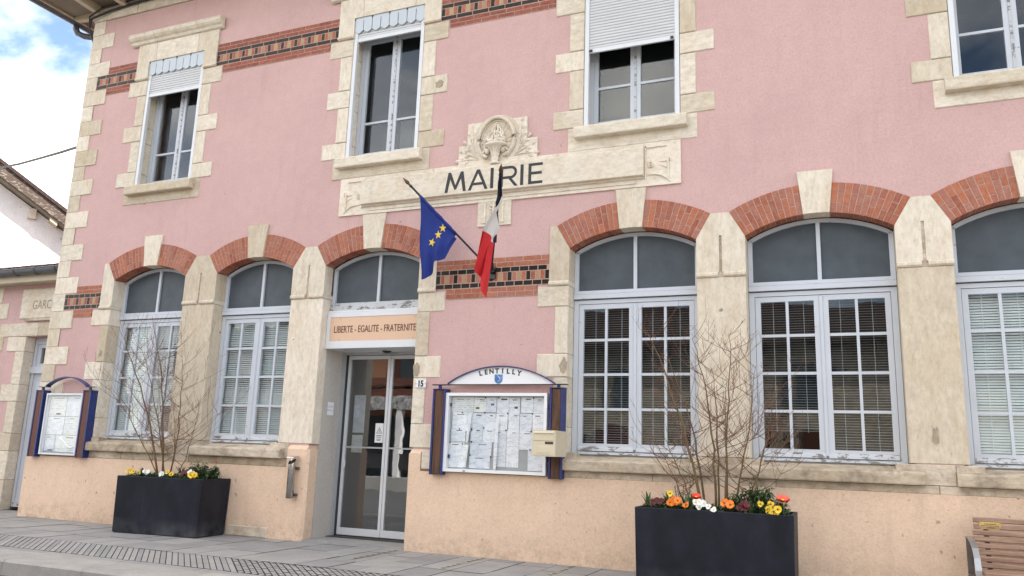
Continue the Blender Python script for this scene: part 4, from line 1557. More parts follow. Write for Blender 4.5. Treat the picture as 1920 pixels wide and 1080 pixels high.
# eave of the wing: painted board, gutter, tiles
MB().box(-16.1, -11.02, WY - .22, WY + .1, 3.50, 3.535).build('eave_board', M['eave_wood'], wing)
MB().box(-16.1, -11.02, WY - .245, WY - .221, 3.49, 3.64).build('fascia_board', M['eave_wood'], wing)
gutter((-11.03, WY - .32, 3.665), (-16.1, WY - .32, 3.665), .078).build('gutter', M['zinc'], wing)
for i in range(9):
    xx = -11.12 - .46 * i
    MB().tube([(xx, WY - .32 + .086 * math.cos(t), 3.665 - .086 * math.sin(t)) for t in [math.pi * q / 10 for q in range(11)]], .009, 5).build('gutter_strap', M['zinc'], wing)
mb = MB()
mb.add([(-16.2, WY - .32, 3.66), (-11.02, WY - .32, 3.66), (-11.02, 6.2, 5.6), (-16.2, 6.2, 5.6), (-16.2, WY - .32, 3.62), (-11.02, WY - .32, 3.62), (-11.02, 6.2, 5.5), (-16.2, 6.2, 5.5)],
       [(0, 1, 2, 3), (7, 6, 5, 4), (0, 4, 5, 1), (1, 5, 6, 2), (2, 6, 7, 3), (3, 7, 4, 0)])
wroof = mb.build('roof', M['tile'], wing)
tp = []
for i in range(7):
    t = math.pi * i / 6
    tp.append((0.085 * math.cos(t), 0.052 * math.sin(t)))
tin = [(x * .82, z * .78) for x, z in tp]
tile_mb = MB()
tile_mb.band(tin[::-1], tp[::-1], -0.02, 0.40)
tile_me = tile_mb.mesh('roof_tile', M['tile'])
ang = math.atan2(5.6 - 3.66, 6.52)
for r in range(2):
    x = -11.14
    while x > -13.6:
        o = link('roof_tile', tile_me, wroof)
        o.location = (x, WY - .34 + .34 * r, 3.668 + .34 * r * math.tan(ang) + .012 * r)
        o.rotation_euler = (ang - .03, 0, random.uniform(-.02, .02))
        x -= 0.205

# ================================================================== WHITE HOUSE BEHIND
HP = RAD(58)
house = thing('white_house', 'white roughcast gable wall with dark wooden verge behind the low wing', 'house', (-17.0, 5.0, 0), HP)
SV = 0.625


def zv(u):
    return 5.936 - (u + .435) * SV


RU, EU_ = -5.0, 2.2
mb = MB()
mb.prism([(-12.2, -.1), (1.6, -.1), (1.6, zv(1.6)), (RU, zv(RU)), (-12.2, zv(RU) - 7.2 * SV)], 0, 8)
mb.build('wall', M['white_render'], house, local=True)
ov = 0.3
mb = MB()
for s_ in (1, -1):
    xe = EU_ if s_ > 0 else -12.8
    ze = zv(RU) - abs(xe - RU) * SV
    mb.prism([(RU, zv(RU) + .10), (xe, ze + .10), (xe, ze + .40), (RU, zv(RU) + .40)], -ov, 8.4)
hroof = mb.build('roof', M['tile_dark'], house, local=True)
ze = zv(EU_)
MB().prism([(RU, zv(RU) + .07), (EU_, ze + .07), (EU_, ze + .36), (RU, zv(RU) + .36)], -ov - .035, -ov - .001).build('verge_board', M['old_wood'], hroof, local=True)
MB().prism([(RU, zv(RU) + .362), (EU_, ze + .362), (EU_, ze + .45), (RU, zv(RU) + .45)], -ov - .07, -ov + .14).build('verge_tiles', M['tile_dark'], hroof, local=True)
MB().prism([(RU, zv(RU) + .02), (EU_, ze + .02), (EU_, ze + .098), (RU, zv(RU) + .098)], -ov, -.002).build('verge_soffit', M['soffit'], hroof, local=True)
for xx in (-.70, -2.6, -4.4):
    zz = zv(xx) + .02
    MB().prism([(xx - .08, zz - .08 + .05), (xx + .08, zz - .08 - .05), (xx + .08, zz + .08 - .05), (xx - .08, zz + .08 + .05)], -ov + .01, .1).build('purlin_end', M['eave_wood'], house, local=True)
    MB().box(xx - .52, xx - .36, -.10, .05, zv(xx - .44) - .26, zv(xx - .44) - .02).build('corbel', M['stone'], house, local=True)

# service cables
tag(MB().tube([(-18.15, 2.98, 6.93), (-17.2, 2.55, 6.74), (-15.88, 2.0, 6.48), (-14.56, 1.5, 6.23), (-13.31, 1.0, 6.01), (-12.10, .5, 5.79), (-11.03, .05, 5.60)], .022, 6).build('overhead_cable', M['cable']), 'twisted black overhead cable between the white house and the town hall corner', 'cable')
mb = MB()
mb.tube([(-11.03, .06, 5.60), (-11.03, .07, 6.6), (-11.03, .05, 7.3), (-11.06, -.06, 7.6)], .012, 6)
mb.tube([(-11.06, -.06, 7.6), (-11.0, -.09, 7.72), (-10.6, -.07, 7.80), (-10.0, -.06, 7.84), (-8.5, -.06, 7.86), (-5, -.06, 7.86), (XR, -.06, 7.86)], .018, 6)
mb.tube([(-11.06, -.06, 7.6), (-11.04, -.10, 7.76), (-10.8, -.11, 7.84), (-10.2, -.09, 7.88), (-8.5, -.085, 7.90)], .014, 6)
tag(mb.build('wall_cable', M['cable']), 'black cables clipped up the corner stones and along under the eaves', 'cable')

# ================================================================== NOTICE BOARDS
def board_post(x0, x1, z0, z1, par, wood, y0=-0.125):
    p = MB()
    t = 0.022
    p.box(x0, x0 + t, y0 - .006, -0.015, z0, z1)
    p.box(x1 - t, x1, y0 - .006, -0.015, z0, z1)
    p.box(x0 + t, x1 - t, y0 + .055, -0.015, z0 + .01, z1 - .01)
    p.box(x0 - .004, x1 + .004, y0 - .010, -.012, z1, z1 + .008)
    q = p.build('post', M['blue_steel'], par)
    MB().cbox(x0 + t + .002, x1 - t - .002, y0, y0 + .05, z0 + .004, z1 - .004, .006).build('post_timber', M[wood], q)
    return q


def arch_pts(x0, x1, zb, rise, n=20):
    w = (x1 - x0) / 2
    r = (w * w + rise * rise) / (2 * rise)
    th = math.asin(min(1, w / r))
    return arc((x0 + x1) / 2, zb + rise - r, r, -th, th, n)


nb = thing('notice_board', 'large wall notice board full of white papers under a white arched name plate', 'notice board', (-3.63, -0.05, 0.86))
board_post(-4.395, -4.235, 0.845, 1.785, nb, 'post_wood')
board_post(-2.985, -2.835, 0.855, 1.80, nb, 'post_wood')
ap = arch_pts(-4.225, -2.945, 1.848, 0.19)
MB().prism(ap[::-1], -0.088, -0.070).build('name_plate', M['white'], nb)
apo = arch_pts(-4.255, -2.915, 1.838, 0.213)
MB().band(ap, [(x, z + .012) for x, z in ap], -0.115, -0.062).build('plate_rim', M['blue_steel'], nb)
MB().box(-4.42, -4.20, -.115, -.06, 1.835, 1.845).box(-2.97, -2.80, -.115, -.06, 1.838, 1.848).box(-4.20, -2.97, -.092, -.066, 1.838, 1.8475).build('plate_bar', M['black'], nb)
for xx in (-4.33, -2.90):
    MB().box(xx - .014, xx + .014, -.10, -.072, 1.79, 1.838).build('post_neck', M['blue_steel'], nb)
for xx, zz in ((-4.235, 1.62), (-3.03, 1.60), (-4.235, 1.05), (-3.03, 1.05)):
    MB().box(xx, xx + .05, -.07, -.045, zz - .02, zz + .02).build('bracket', M['blue_steel'], nb)
word = 'LENTILLY'
w = 0.615
r_ = 1.15
tx = -3.595
for i, ch in enumerate(word):
    t = (i - 3.5) * 0.0745 / r_ * 1.0
    px = tx + r_ * math.sin(t) * .9
    pz = 1.992 + r_ * (math.cos(t) - 1) * .9
    lo = text('plate_letter', ch, 0.074, M['ink'], nb, facing(px, -.0895, pz, t * .9), 0.0012, offset=0.0028)
    # slab serifs
    mbs = MB()
    c_, s_ = math.cos(t * .9), math.sin(t * .9)
    for zz in (-.022, .022):
        for hw in ((-.020, .020),):
            if (ch in 'TY' and zz < 0) or ch == 'I' or (ch == 'L' and zz > 0):
                ax, bx = (-.010, .010)
                if ch == 'L':
                    ax, bx = (-.022, -.004)
                P2 = [(ax, zz - .003), (bx, zz - .003), (bx, zz + .003), (ax, zz + .003)]
                mbs.prism([(px + u * c_ + v * s_, pz - u * s_ + v * c_) for u, v in P2], -.0905, -.0886)
    if mbs.v:
        mbs.build('letter_serif', M['ink'], nb)
sh = [(-.052, 1.963), (-.052, 1.90), (-.044, 1.878), (-.024, 1.861), (0, 1.852), (.024, 1.861), (.044, 1.878), (.052, 1.90), (.052, 1.963)]
crest = MB().prism([(tx - .012 + x, z - .006) for x, z in sh], -.0895, -.0882).build('crest', M['shield_light'], nb)
MB().prism([(tx - .012 + x * .88, 1.905 + (z - 1.905) * .9 - .005) for x, z in sh], -.0905, -.0896).build('crest_field', M['shield'], crest)
MB().tube([(tx - .030, -.0905, 1.945), (tx - .006, -.0905, 1.925), (tx + .006, -.0905, 1.905), (tx - .004, -.0905, 1.885), (tx - .022, -.0905, 1.872)], [.004, .006, .007, .006, .003], 4).build('crest_charge', M['shield_light'], crest)
MB().tube([(tx + .012, -.0905, 1.945), (tx + .020, -.0905, 1.925), (tx + .016, -.0905, 1.895), (tx + .004, -.0905, 1.878)], [.003, .004, .004, .002], 4).build('crest_charge', M['shield_light'], crest)


def case(par, x0, x1, z0, z1, y0, y1, fr, mat):
    mb = MB()
    mb.box(x0, x1, y0, y1, z0, z0 + fr)
    mb.box(x0, x1, y0, y1, z1 - fr, z1)
    mb.box(x0, x0 + fr, y0, y1, z0 + fr, z1 - fr)
    mb.box(x1 - fr, x1, y0, y1, z0 + fr, z1 - fr)
    c = mb.build('case_frame', M[mat], par)
    MB().box(x0 + fr, x1 - fr, y1 - .012, y1, z0 + fr, z1 - fr).build('case_back', M['cork'], c)
    return c


cs = case(nb, -4.235, -3.020, 0.885, 1.75, -0.115, -0.035, 0.033, 'white')
MB().box(-4.20, -3.055, -.104, -.101, .92, 1.715).build('case_glass', M['board_glass'], cs)
MB().box(-3.985, -3.955, -.118, -.1155, .893, .903).build('case_lock', M['black'], cs)


def sheet(par, x0, z1, w, h, mat='paper', tilt=0.0, curl=0.0, yb=-0.049):
    mb = MB()
    n = 5
    rows_ = []
    for j in range(n + 1):
        for i in range(n + 1):
            u, v = i / n, j / n
            yy = yb - 0.002 - curl * (u ** 2) * (0.35 + .65 * v)
            X = x0 + w * u + tilt * h * v - curl * .4 * u * v
            rows_.append((X, yy, z1 - h * v + tilt * w * u))
    fs = []
    for j in range(n):
        for i in range(n):
            q = j * (n + 1) + i
            fs.append((q, q + n + 1, q + n + 2, q + 1))
    mb.add(rows_, fs)
    pp = mb.build('paper', M[mat], par, recalc=False)
    if w > .1 and curl < .015:
        hw = w * random.uniform(.2, .45)
        hx = x0 + (w - hw) * random.uniform(.2, .8)
        MB().box(hx, hx + hw, yb - .0042, yb - .0022, z1 - .030, z1 - random.uniform(.021, .025)).build('heading', M[random.choice(('ink', 'ink', 'blue_steel', 'brown_letter'))], par)
        if random.random() < .15:
            bx = x0 + w * random.uniform(.05, .6)
            bz = z1 - h * random.uniform(.45, .8)
            MB().box(bx, bx + w * .3, yb - .0042, yb - .0022, bz, bz + h * .13).build('printed_figure', M[random.choice(('alu_grey', 'shield', 'shield_light', 'leg_steel'))], par)
    return pp


def pin(par, x, z, y=-0.056):
    MB().lathe([(.007, 0), (.009, .003), (.006, .006)], 0, 0, 0, 8).build('pin', M['ink'], par).matrix_world = Matrix.Translation((x, y, z)) @ Matrix.Rotation(RAD(90), 4, 'X')


PAPERS = [(-4.185, 1.708, .272, .168, 'paper_map'), (-3.908, 1.703, .146, .163, 'paper_map'), (-3.76, 1.703, .124, .163, 'paper'), (-3.628, 1.708, .142, .176, 'paper'), (-3.484, 1.704, .128, .176, 'paper'),
          (-3.342, 1.71, .142, .171, 'paper'), (-3.198, 1.706, .135, .171, 'paper'),
          (-4.172, 1.54, .254, .206, 'paper'), (-4.178, 1.362, .175, .15, 'paper'), (-3.917, 1.532, .146, .171, 'paper'), (-3.77, 1.530, .128, .171, 'paper'),
          (-3.634, 1.53, .142, .182, 'paper'), (-3.49, 1.532, .13, .182, 'paper'), (-3.352, 1.53, .146, .188, 'paper'), (-3.205, 1.532, .14, .188, 'paper'),
          (-4.208 + .008, 1.206, .19, .274, 'paper'), (-3.937, 1.365, .144, .15, 'paper'), (-3.79, 1.363, .137, .15, 'paper'), (-3.937, 1.214, .264, .146, 'paper'), (-3.942, 1.068, .25, .138, 'paper'),
          (-3.652, 1.352, .148, .394, 'paper'), (-3.502, 1.350, .145, .394, 'paper'), (-3.352, 1.343, .20, .197, 'paper'), (-3.247, 1.149, .188, .22, 'paper')]
for q, (x0, z1, w, h, mt) in enumerate(PAPERS):
    sheet(cs, x0, z1, w, h, mt, random.uniform(-.008, .008), random.choice((0, 0, 0, .008)), -0.049 - .0012 * (q % 3))
for px_, pz_ in ((-4.05, 1.535), (-3.77, 1.533), (-3.495, 1.53), (-3.205, 1.53), (-4.075, 1.352), (-3.78, 1.37), (-3.51, 1.348), (-3.215, 1.34), (-4.185, 1.20), (-4.03, 1.19), (-3.92, 1.215), (-3.93, 1.068), (-3.68, 1.055), (-3.22, 1.148), (-3.77, 1.70), (-3.61, 1.70), (-3.195, 1.70)):
    pin(cs, px_, pz_, -.058)
sheet(cs, -3.645, 1.475, .055, .55, 'paper', 0.0, .03, -0.056)
sheet(cs, -3.975, 1.53, .050, .32, 'paper', -.04, .03, -0.056)
sheet(cs, -4.01, 1.18, .060, .24, 'paper_map', 0.0, .03, -0.056)
MB().box(-3.58, -3.51, -.0545, -.0535, 1.676, 1.690).build('stamp', M['ink'], cs)

nb2 = thing('notice_board', 'narrow wall notice board with map sheets under an empty blue steel arch near the corner', 'notice board', (-10.4, -0.05, 0.86))
board_post(-10.91, -10.755, 0.835, 1.765, nb2, 'post_wood_red')
board_post(-9.955, -9.80, 0.845, 1.765, nb2, 'post_wood_red')
ap = arch_pts(-10.73, -9.92, 1.825, 0.125, 18)
MB().band(ap, [(x, z + .014) for x, z in ap], -0.135, -0.055).build('arch_strip', M['blue_steel'], nb2)
MB().box(-10.89, -10.70, -.115, -.06, 1.815, 1.825).box(-9.95, -9.79, -.115, -.06, 1.815, 1.825).build('arch_bar', M['black'], nb2)
for xx in (-10.83, -9.875):
    MB().box(xx - .014, xx + .014, -.10, -.072, 1.773, 1.815).build('post_neck', M['blue_steel'], nb2)
cs2 = case(nb2, -10.715, -9.985, .87, 1.73, -.105, -.035, .025, 'alu')
MB().box(-10.69, -10.01, -.094, -.091, .895, 1.705).build('case_glass', M['board_glass'], cs2)
for x0, z1, w_, h_, mt in ((-10.68, 1.69, .33, .28, 'paper_map'), (-10.34, 1.69, .32, .28, 'paper'), (-10.68, 1.40, .33, .25, 'paper'), (-10.34, 1.40, .32, .25, 'paper_map'), (-10.68, 1.14, .20, .22, 'paper'), (-10.47, 1.14, .45, .23, 'paper_map')):
    sheet(cs2, x0, z1, w_, h_, mt)
MB().tube([(-10.40, -.053, 1.10), (-10.30, -.053, 1.06), (-10.24, -.053, 1.00), (-10.14, -.053, .97), (-10.06, -.053, 1.0)], .012, 4).build('map_line', M['white'], cs2)
MB().box(-10.53, -10.44, -.054, -.0525, 1.43, 1.452).build('stamp', M['ink'], cs2)
MB().box(-10.60, -10.50, -.054, -.0525, .925, .94).build('stamp', M['ink'], cs2)

# letter box hung over the right post
lb = thing('letter_box', 'cream metal letter box fixed over the right post of the large notice board', 'letter box', (-2.91, -0.28, 1.09))
LBX0, LBX1, LBY0, LBY1, LBZ0, LBZ1 = -3.033, -2.785, -0.475, -0.135, 1.085, 1.345
mb = MB()
bev = .006
mb.prism_z([(LBX0 + bev, LBY0), (LBX1 - bev, LBY0), (LBX1, LBY0 + bev), (LBX1, LBY1), (LBX0, LBY1), (LBX0, LBY0 + bev)], LBZ0, LBZ1)
mb.build('box', M['letterbox'], lb)
MB().cbox(LBX0 + .012, LBX1 - .012, LBY0 - .008, LBY0 + .001, LBZ0 + .155, LBZ1 - .012, .004).build('flap', M['letterbox'], lb)
MB().prism_x([(LBY0 - .020, LBZ1 - .030), (LBY0 - .02, LBZ1 - .026), (LBY0 - .007, LBZ1 - .012), (LBY0 - .007, LBZ1 - .030)], LBX0 + .012, LBX1 - .012).build('flap_hood', M['letterbox'], lb)
MB().cbox(LBX0 + .012, LBX1 - .012, LBY0 - .005, LBY0 + .001, LBZ0 + .010, LBZ0 + .15, .004).build('door_plate', M['letterbox'], lb)
MB().cbox(LBX0 + .05, LBX1 - .05, LBY0 - .010, LBY0 - .004, LBZ0 + .03, LBZ0 + .105, .006).build('door_emboss', M['letterbox'], lb)
MB().box(LBX0 + .14, LBX1 - .022, LBY0 - .009, LBY0 - .0052, LBZ0 + .123, LBZ0 + .146).build('name_slot', M['ink'], lb)
MB().box(LBX0 + .155, LBX1 - .032, LBY0 - .010, LBY0 - .0092, LBZ0 + .130, LBZ0 + .139).build('name_card', M['post_wood_red'], lb)
MB().lathe([(.011, 0), (.011, .006), (.005, .008)], 0, 0, 0, 12).build('lock', M['steel'], lb).matrix_world = Matrix.Translation((LBX0 + .032, LBY0 - .004, LBZ0 + .135)) @ Matrix.Rotation(RAD(90), 4, 'X')

# house number
num = tag(MB().cbox(-4.69, -4.555, -.026, -.014, 1.815, 1.905, .004).build('number_plate', M['white']), 'small white enamel house number plate reading 15 beside the entrance', 'number plate')
text('plate_digits', '15', 0.098, M['ink'], num, facing(-4.6225, -.0275, 1.859), .0012, xs=.82, offset=.004)
for xx in (-4.682, -4.563):
    MB().box(xx - .004, xx + .004, -.028, -.0255, 1.855, 1.863).build('screw', M['ink'], num)

# ashtray tube
ash = thing('wall_ashtray', 'stainless steel tube ashtray on the peach plinth left of the entrance', 'ashtray', (-6.29, -0.11, 0.49))
mb = MB()
ax, ay = -6.275, -.115
prof = []
n = 18
vs, fs = [], []
for i, (zz, sl_) in enumerate(((.49, 0), (.49, 0), (.93, 1))):
    for k2 in range(n):
        t = 2 * math.pi * k2 / n
        r2 = .045 if i else .03
        vs.append((ax + r2 * math.cos(t), ay + r2 * math.sin(t), zz + (sl_ * .045 * math.sin(t))))
for i in range(2):
    for k2 in range(n):
        fs.append((i * n + k2, i * n + (k2 + 1) % n, (i + 1) * n + (k2 + 1) % n, (i + 1) * n + k2))
fs.append(tuple(range(n)))
mb.add(vs, fs)
mb.build('tube', M['steel'], ash, smooth=True)
MB().add([(ax + .043 * math.cos(t), ay + .043 * math.sin(t), .905 + .045 * math.sin(t)) for t in [2 * math.pi * k2 / n for k2 in range(n)]], [tuple(range(n))]).build('ash_opening', M['black'], ash)
MB().prism_x([(ay - .05, .965), (ay - .048, .972), (ay + .055, .985), (ay + .055, .975)], ax - .052, ax + .052).build('rain_hood', M['steel'], ash)
MB().box(ax - .01, ax + .01, ay + .043, ay + .055, .9, .98).build('hood_stay', M['steel'], ash)
for zz in (.53, .84):
    MB().box(ax - .025, ax + .06, ay + .035, ay + .075, zz - .015, zz + .015).build('wall_bracket', M['leg_steel'], ash)

# small notice on the reveal of the entrance
rn = MB().box(-6.099, -6.095, .26, .385, 1.50, 1.66).build('reveal_notice', M['paper'])
tag(rn, 'small white printed notice on the left reveal of the entrance', 'notice')

# ================================================================== FLAGS
FB = Vector((-3.76, -0.06, 3.15))
fb = thing('flag_holder', 'black steel double flag bracket screwed to the brick band', 'bracket', (-3.76, -.02, 3.12))
MB().box(-3.80, -3.72, -.03, -.008, 3.06, 3.20).build('plate', M['black'], fb)
for tip in (Vector((-4.75, -.5, 4.23)), Vector((-3.215, -1.1, 4.016))):
    d = (tip - FB).normalized()
    MB().tube([FB - d * .03, FB + d * .10], .022, 8).build('socket', M['black'], fb)


def pole(par, tip):
    d = (tip - FB).normalized()
    MB().tube([FB, tip - d * .16], .0125, 8).build('pole', M['pole_blue'], par)
    fin = MB()
    base = tip - d * .16
    fin.tube([base, base + d * .02, base + d * .035, base + d * .05, base + d * .075, base + d * .10, base + d * .16], [.014, .02, .012, .014, .024, .018, .001], 8)
    fin.build('finial', M['gold'], par, smooth=True)


eu = thing('european_flag', 'blue flag with gold stars hanging from a slanting pole', 'flag', tuple(FB))
TE = Vector((-4.75, -.5, 4.23))
pole(eu, TE)
BOT = [(0.0, 3.02), (.15, 3.03), (.33, 3.085), (.42, 3.12), (.47, 3.22), (.62, 3.235), (.78, 3.27), (.86, 3.34), (.93, 3.43), (1.0, 3.52)]


def eu_surf(s, t):
    tp_ = 0.80 - 0.40 * s
    top = FB + (TE - FB) * tp_
    for (s0, z0), (s1, z1) in zip(BOT, BOT[1:]):
        if s <= s1:
            zb = z0 + (z1 - z0) * (s - s0) / (s1 - s0)
            break
    z = top.z + (zb - top.z) * t
    fold = 0.05 * t * math.sin(6.2 * s + .6) + .022 * t * math.sin(17 * s + 2 * t)
    x = top.x + 0.045 * t * (1 - s) + .012 * math.sin(9 * t + 4 * s) * t
    return Vector((x, top.y + fold + .012 * math.sin(7 * t), z))


mb = MB()
ns, nt_ = 26, 30
vs = [eu_surf(i / ns, j / nt_) for j in range(nt_ + 1) for i in range(ns + 1)]
fs = [(j * (ns + 1) + i, j * (ns + 1) + i + 1, (j + 1) * (ns + 1) + i + 1, (j + 1) * (ns + 1) + i) for j in range(nt_) for i in range(ns)]
mb.add(vs, fs)
eflag = mb.build('flag_cloth', M['flag_blue'], eu, smooth=True, recalc=False)
MB().tube([FB + (TE - FB) * (.80 - .4 * i / 12) + Vector((0, 0, -.004)) for i in range(13)], [.017 + .003 * math.sin(i * 2.1) for i in range(13)], 8).build('flag_sleeve', M['flag_blue'], eu, smooth=True)
for (s, t) in ((.67, .20), (.57, .42), (.36, .53)):
    c0 = eu_surf(s, t)
    du = (eu_surf(s + .02, t) - c0)
    dv = (eu_surf(s, t + .02) - c0)
    du.normalize()
    dv = Vector((0, 0, 1))
    du = Vector((1, du.y / max(abs(du.x), .3), 0)).normalized()
    nrm = Vector((0, -1, 0))
    st = []
    rot_ = random.uniform(-.3, .3)
    for k2 in range(10):
        rr = .054 if k2 % 2 == 0 else .022
        an = math.pi / 2 + rot_ + math.pi * k2 / 5
        st.append(c0 + du * rr * math.cos(an) * .82 + dv * rr * math.sin(an) + nrm * .012)
    MB().add([c0 + nrm * .014] + st, [(0, 1 + k2, 1 + (k2 + 1) % 10) for k2 in range(10)]).build('star', M['star'], eu)

frf = thing('french_flag', 'blue white and red flag hanging limp from a pole towards the street', 'flag', tuple(FB))
TF = Vector((-3.215, -1.1, 4.016))
pole(frf, TF)
FU = [[(-3.244, -1.03, 3.963), (-3.291, -0.95, 3.821), (-3.402, -0.72, 3.609), (-3.544, -0.42, 3.373)],
      [(-3.287, -0.95, 3.727), (-3.361, -0.8, 3.611), (-3.441, -0.65, 3.483), (-3.52, -0.5, 3.338)],
      [(-3.485, -0.9, 3.383), (-3.517, -0.75, 3.397), (-3.485, -0.72, 3.35), (-3.487, -0.6, 3.316)],
      [(-3.595, -0.85, 2.994), (-3.623, -0.72, 2.95), (-3.549, -0.75, 2.852), (-3.54, -0.7, 2.701)]]


def fr_surf(u, v):
    def lin(lst, k):
        k = max(0, min(len(lst) - 1.0001, k))
        i = int(k)
        f = k - i
        return Vector(lst[i]) * (1 - f) + Vector(lst[i + 1]) * f
    rows_ = [lin(r, v * 3) for r in FU]
    p = lin(rows_, u * 3)
    w = min(1, u * 2.5)
    p.y += w * (.045 * math.sin(11 * v + 2 * u) + .02 * math.sin(19 * v))
    p.x += w * .018 * math.sin(9 * v + 5 * u)
    return p


mb = MB()
nu, nv = 30, 24
vs = [fr_surf(i / nu, j / nv) for j in range(nv + 1) for i in range(nu + 1)]
mb.v = [tuple(p) for p in vs]
for j in range(nv):
    for i in range(nu):
        mb.f.append((j * (nu + 1) + i, j * (nu + 1) + i + 1, (j + 1) * (nu + 1) + i + 1, (j + 1) * (nu + 1) + i))
        mb.m.append(0 if i < 10 else (1 if i < 20 else 2))
mb.build('flag_cloth', [M['flag_navy'], M['flag_white'], M['flag_red']], frf, smooth=True, recalc=False)
MB().tube([FB + (TF - FB) * (.93 - .6 * i / 14) + Vector((.006 * math.sin(i * 1.7), 0, -.008)) for i in range(15)], [.015 + .004 * math.sin(i * 1.3) for i in range(15)], 8).build('flag_sleeve', M['flag_navy'], frf, smooth=True)

# ================================================================== PLANTERS
def planter(name, label, loc, rz, w, d, h):
    t = thing(name, label, 'planter', loc, rz)
    mb = MB()
    e = .028
    tap = .012
    o_b = [(tap, tap), (w - tap, tap), (w - tap, d - tap), (tap, d - tap)]
    o_t = [(0, 0), (w, 0), (w, d), (0, d)]
    i_t = [(e, e), (w - e, e), (w - e, d - e), (e, d - e)]
    vs = [(x, y, 0.012) for x, y in o_b] + [(x, y, h - .006) for x, y in o_t] + [(x + (.005 if x < w / 2 else -.005), y + (.005 if y < d / 2 else -.005), h) for x, y in o_t] + [(x, y, h) for x, y in i_t] + [(x, y, h - .09) for x, y in i_t]
    fs = [(3, 2, 1, 0)]
    for a_ in (0, 4, 8, 12):
        for i in range(4):
            j = (i + 1) % 4
            fs.append((a_ + i, a_ + j, a_ + 4 + j, a_ + 4 + i))
    fs.append((16, 17, 18, 19))
    mb.add(vs, fs)
    mb.build('box', M['planter'], t, local=True)
    MB().box(.02, w - .02, .02, d - .02, 0, .011).build('foot', M['black'], t, local=True)
    sb = MB()
    nx, ny = 14, 7
    for j in range(ny + 1):
        for i in range(nx + 1):
            sb.v.append((e + .001 + (w - 2 * e - .002) * i / nx, e + .001 + (d - 2 * e - .002) * j / ny, h - .035 + random.uniform(-.012, .012)))
    for j in range(ny):
        for i in range(nx):
            q = j * (nx + 1) + i
            sb.f.append((q, q + 1, q + nx + 2, q + nx + 1))
            sb.m.append(0)
    sb.build('soil', M['soil'], t, local=True)
    return t


P1 = dict(loc=(-8.43, -.72, 0), rz=math.atan2(.12, 1.24), w=1.246, d=.55, h=.676)
P2 = dict(loc=(-1.83, -1.02, 0), rz=math.atan2(.02, 1.33), w=1.33, d=.60, h=.68)
planter('planter', 'anthracite rectangular planter against the wall left of the entrance', **P1)
planter('planter', 'anthracite rectangular planter in front of the two big windows, nearest the bench', **P2)


def pw(P, u, v, z=0.0):
    c, s = math.cos(P['rz']), math.sin(P['rz'])
    return Vector((P['loc'][0] + u * c - v * s, P['loc'][1] + u * s + v * c, P['h'] - .035 + z))


# --- bare shrubs
def grow(p0, p1, bow, n=9):
    """curved stem from p0 to p1"""
    p0, p1 = Vector(p0), Vector(p1)
    mid = (p0 + p1) / 2 + Vector(bow)
    return [p0 * (1 - t) ** 2 + mid * 2 * t * (1 - t) + p1 * t * t for t in [i / n for i in range(n + 1)]]


def shrub(label, base, stems, rng, dens, reach):
    t = thing('bare_shrub', label, 'shrub', tuple(base))
    tw = MB()

    def twig(p, d, ln, r, depth):
        """starts sideways and bends upwards, carrying finer side shoots"""
        n = 6
        pts = [p]
        dd = d.normalized()
        for i in range(n):
            dd = (dd + Vector((rng.uniform(-.13, .13), rng.uniform(-.13, .13), rng.uniform(.02, .24)))).normalized()
            pts.append(pts[-1] + dd * ln / n)
        tw.tube(pts, [max(.0013, r * (1 - .7 * i / n)) for i in range(n + 1)], 4, cap=False)
        if depth > 0:
            for k in range(rng.choice((2, 2, 3, 3, 4)) if depth > 1 else rng.choice((0, 1, 2))):
                i = rng.randint(1, n - 1)
                side = Vector((rng.uniform(-1, 1), rng.uniform(-.8, .8), rng.uniform(-.2, .6)))
                twig(pts[i], dd * .5 + side, ln * rng.uniform(.35, .65), r * .68, depth - 1)

    for (b0, tip, bow, r) in stems:
        pts = grow(Vector(base) + Vector(b0), tip, bow, 12)
        for i in range(3, len(pts)):
            pts[i] = pts[i] + Vector((rng.uniform(-.012, .012), rng.uniform(-.012, .012), 0))
        nseg = len(pts)
        MB().tube(pts, [r * .76 * (1 - .82 * i / (nseg - 1)) for i in range(nseg)], 7).build('stem', M['bark'], t, smooth=True)
        L = (pts[-1] - pts[0]).length
        for k in range(int(L * dens)):
            f = 1 - .85 * rng.random() ** 1.25
            i = min(int(f * (nseg - 1)), nseg - 2)
            p = pts[i].lerp(pts[i + 1], f * (nseg - 1) - i)
            d = (pts[i + 1] - pts[i]).normalized()
            a = rng.choice((0, math.pi)) + rng.uniform(-.9, .9)
            side = Vector((math.cos(a), math.sin(a) * .8, rng.uniform(-.05, .35)))
            twig(p, d * .25 + side, rng.uniform(.25, .8) * reach * (1.15 - .5 * f), .0033 * (1.25 - .5 * f), 2)
    stuff(tw.build('twigs', M['twig'], t, recalc=False))
    return t


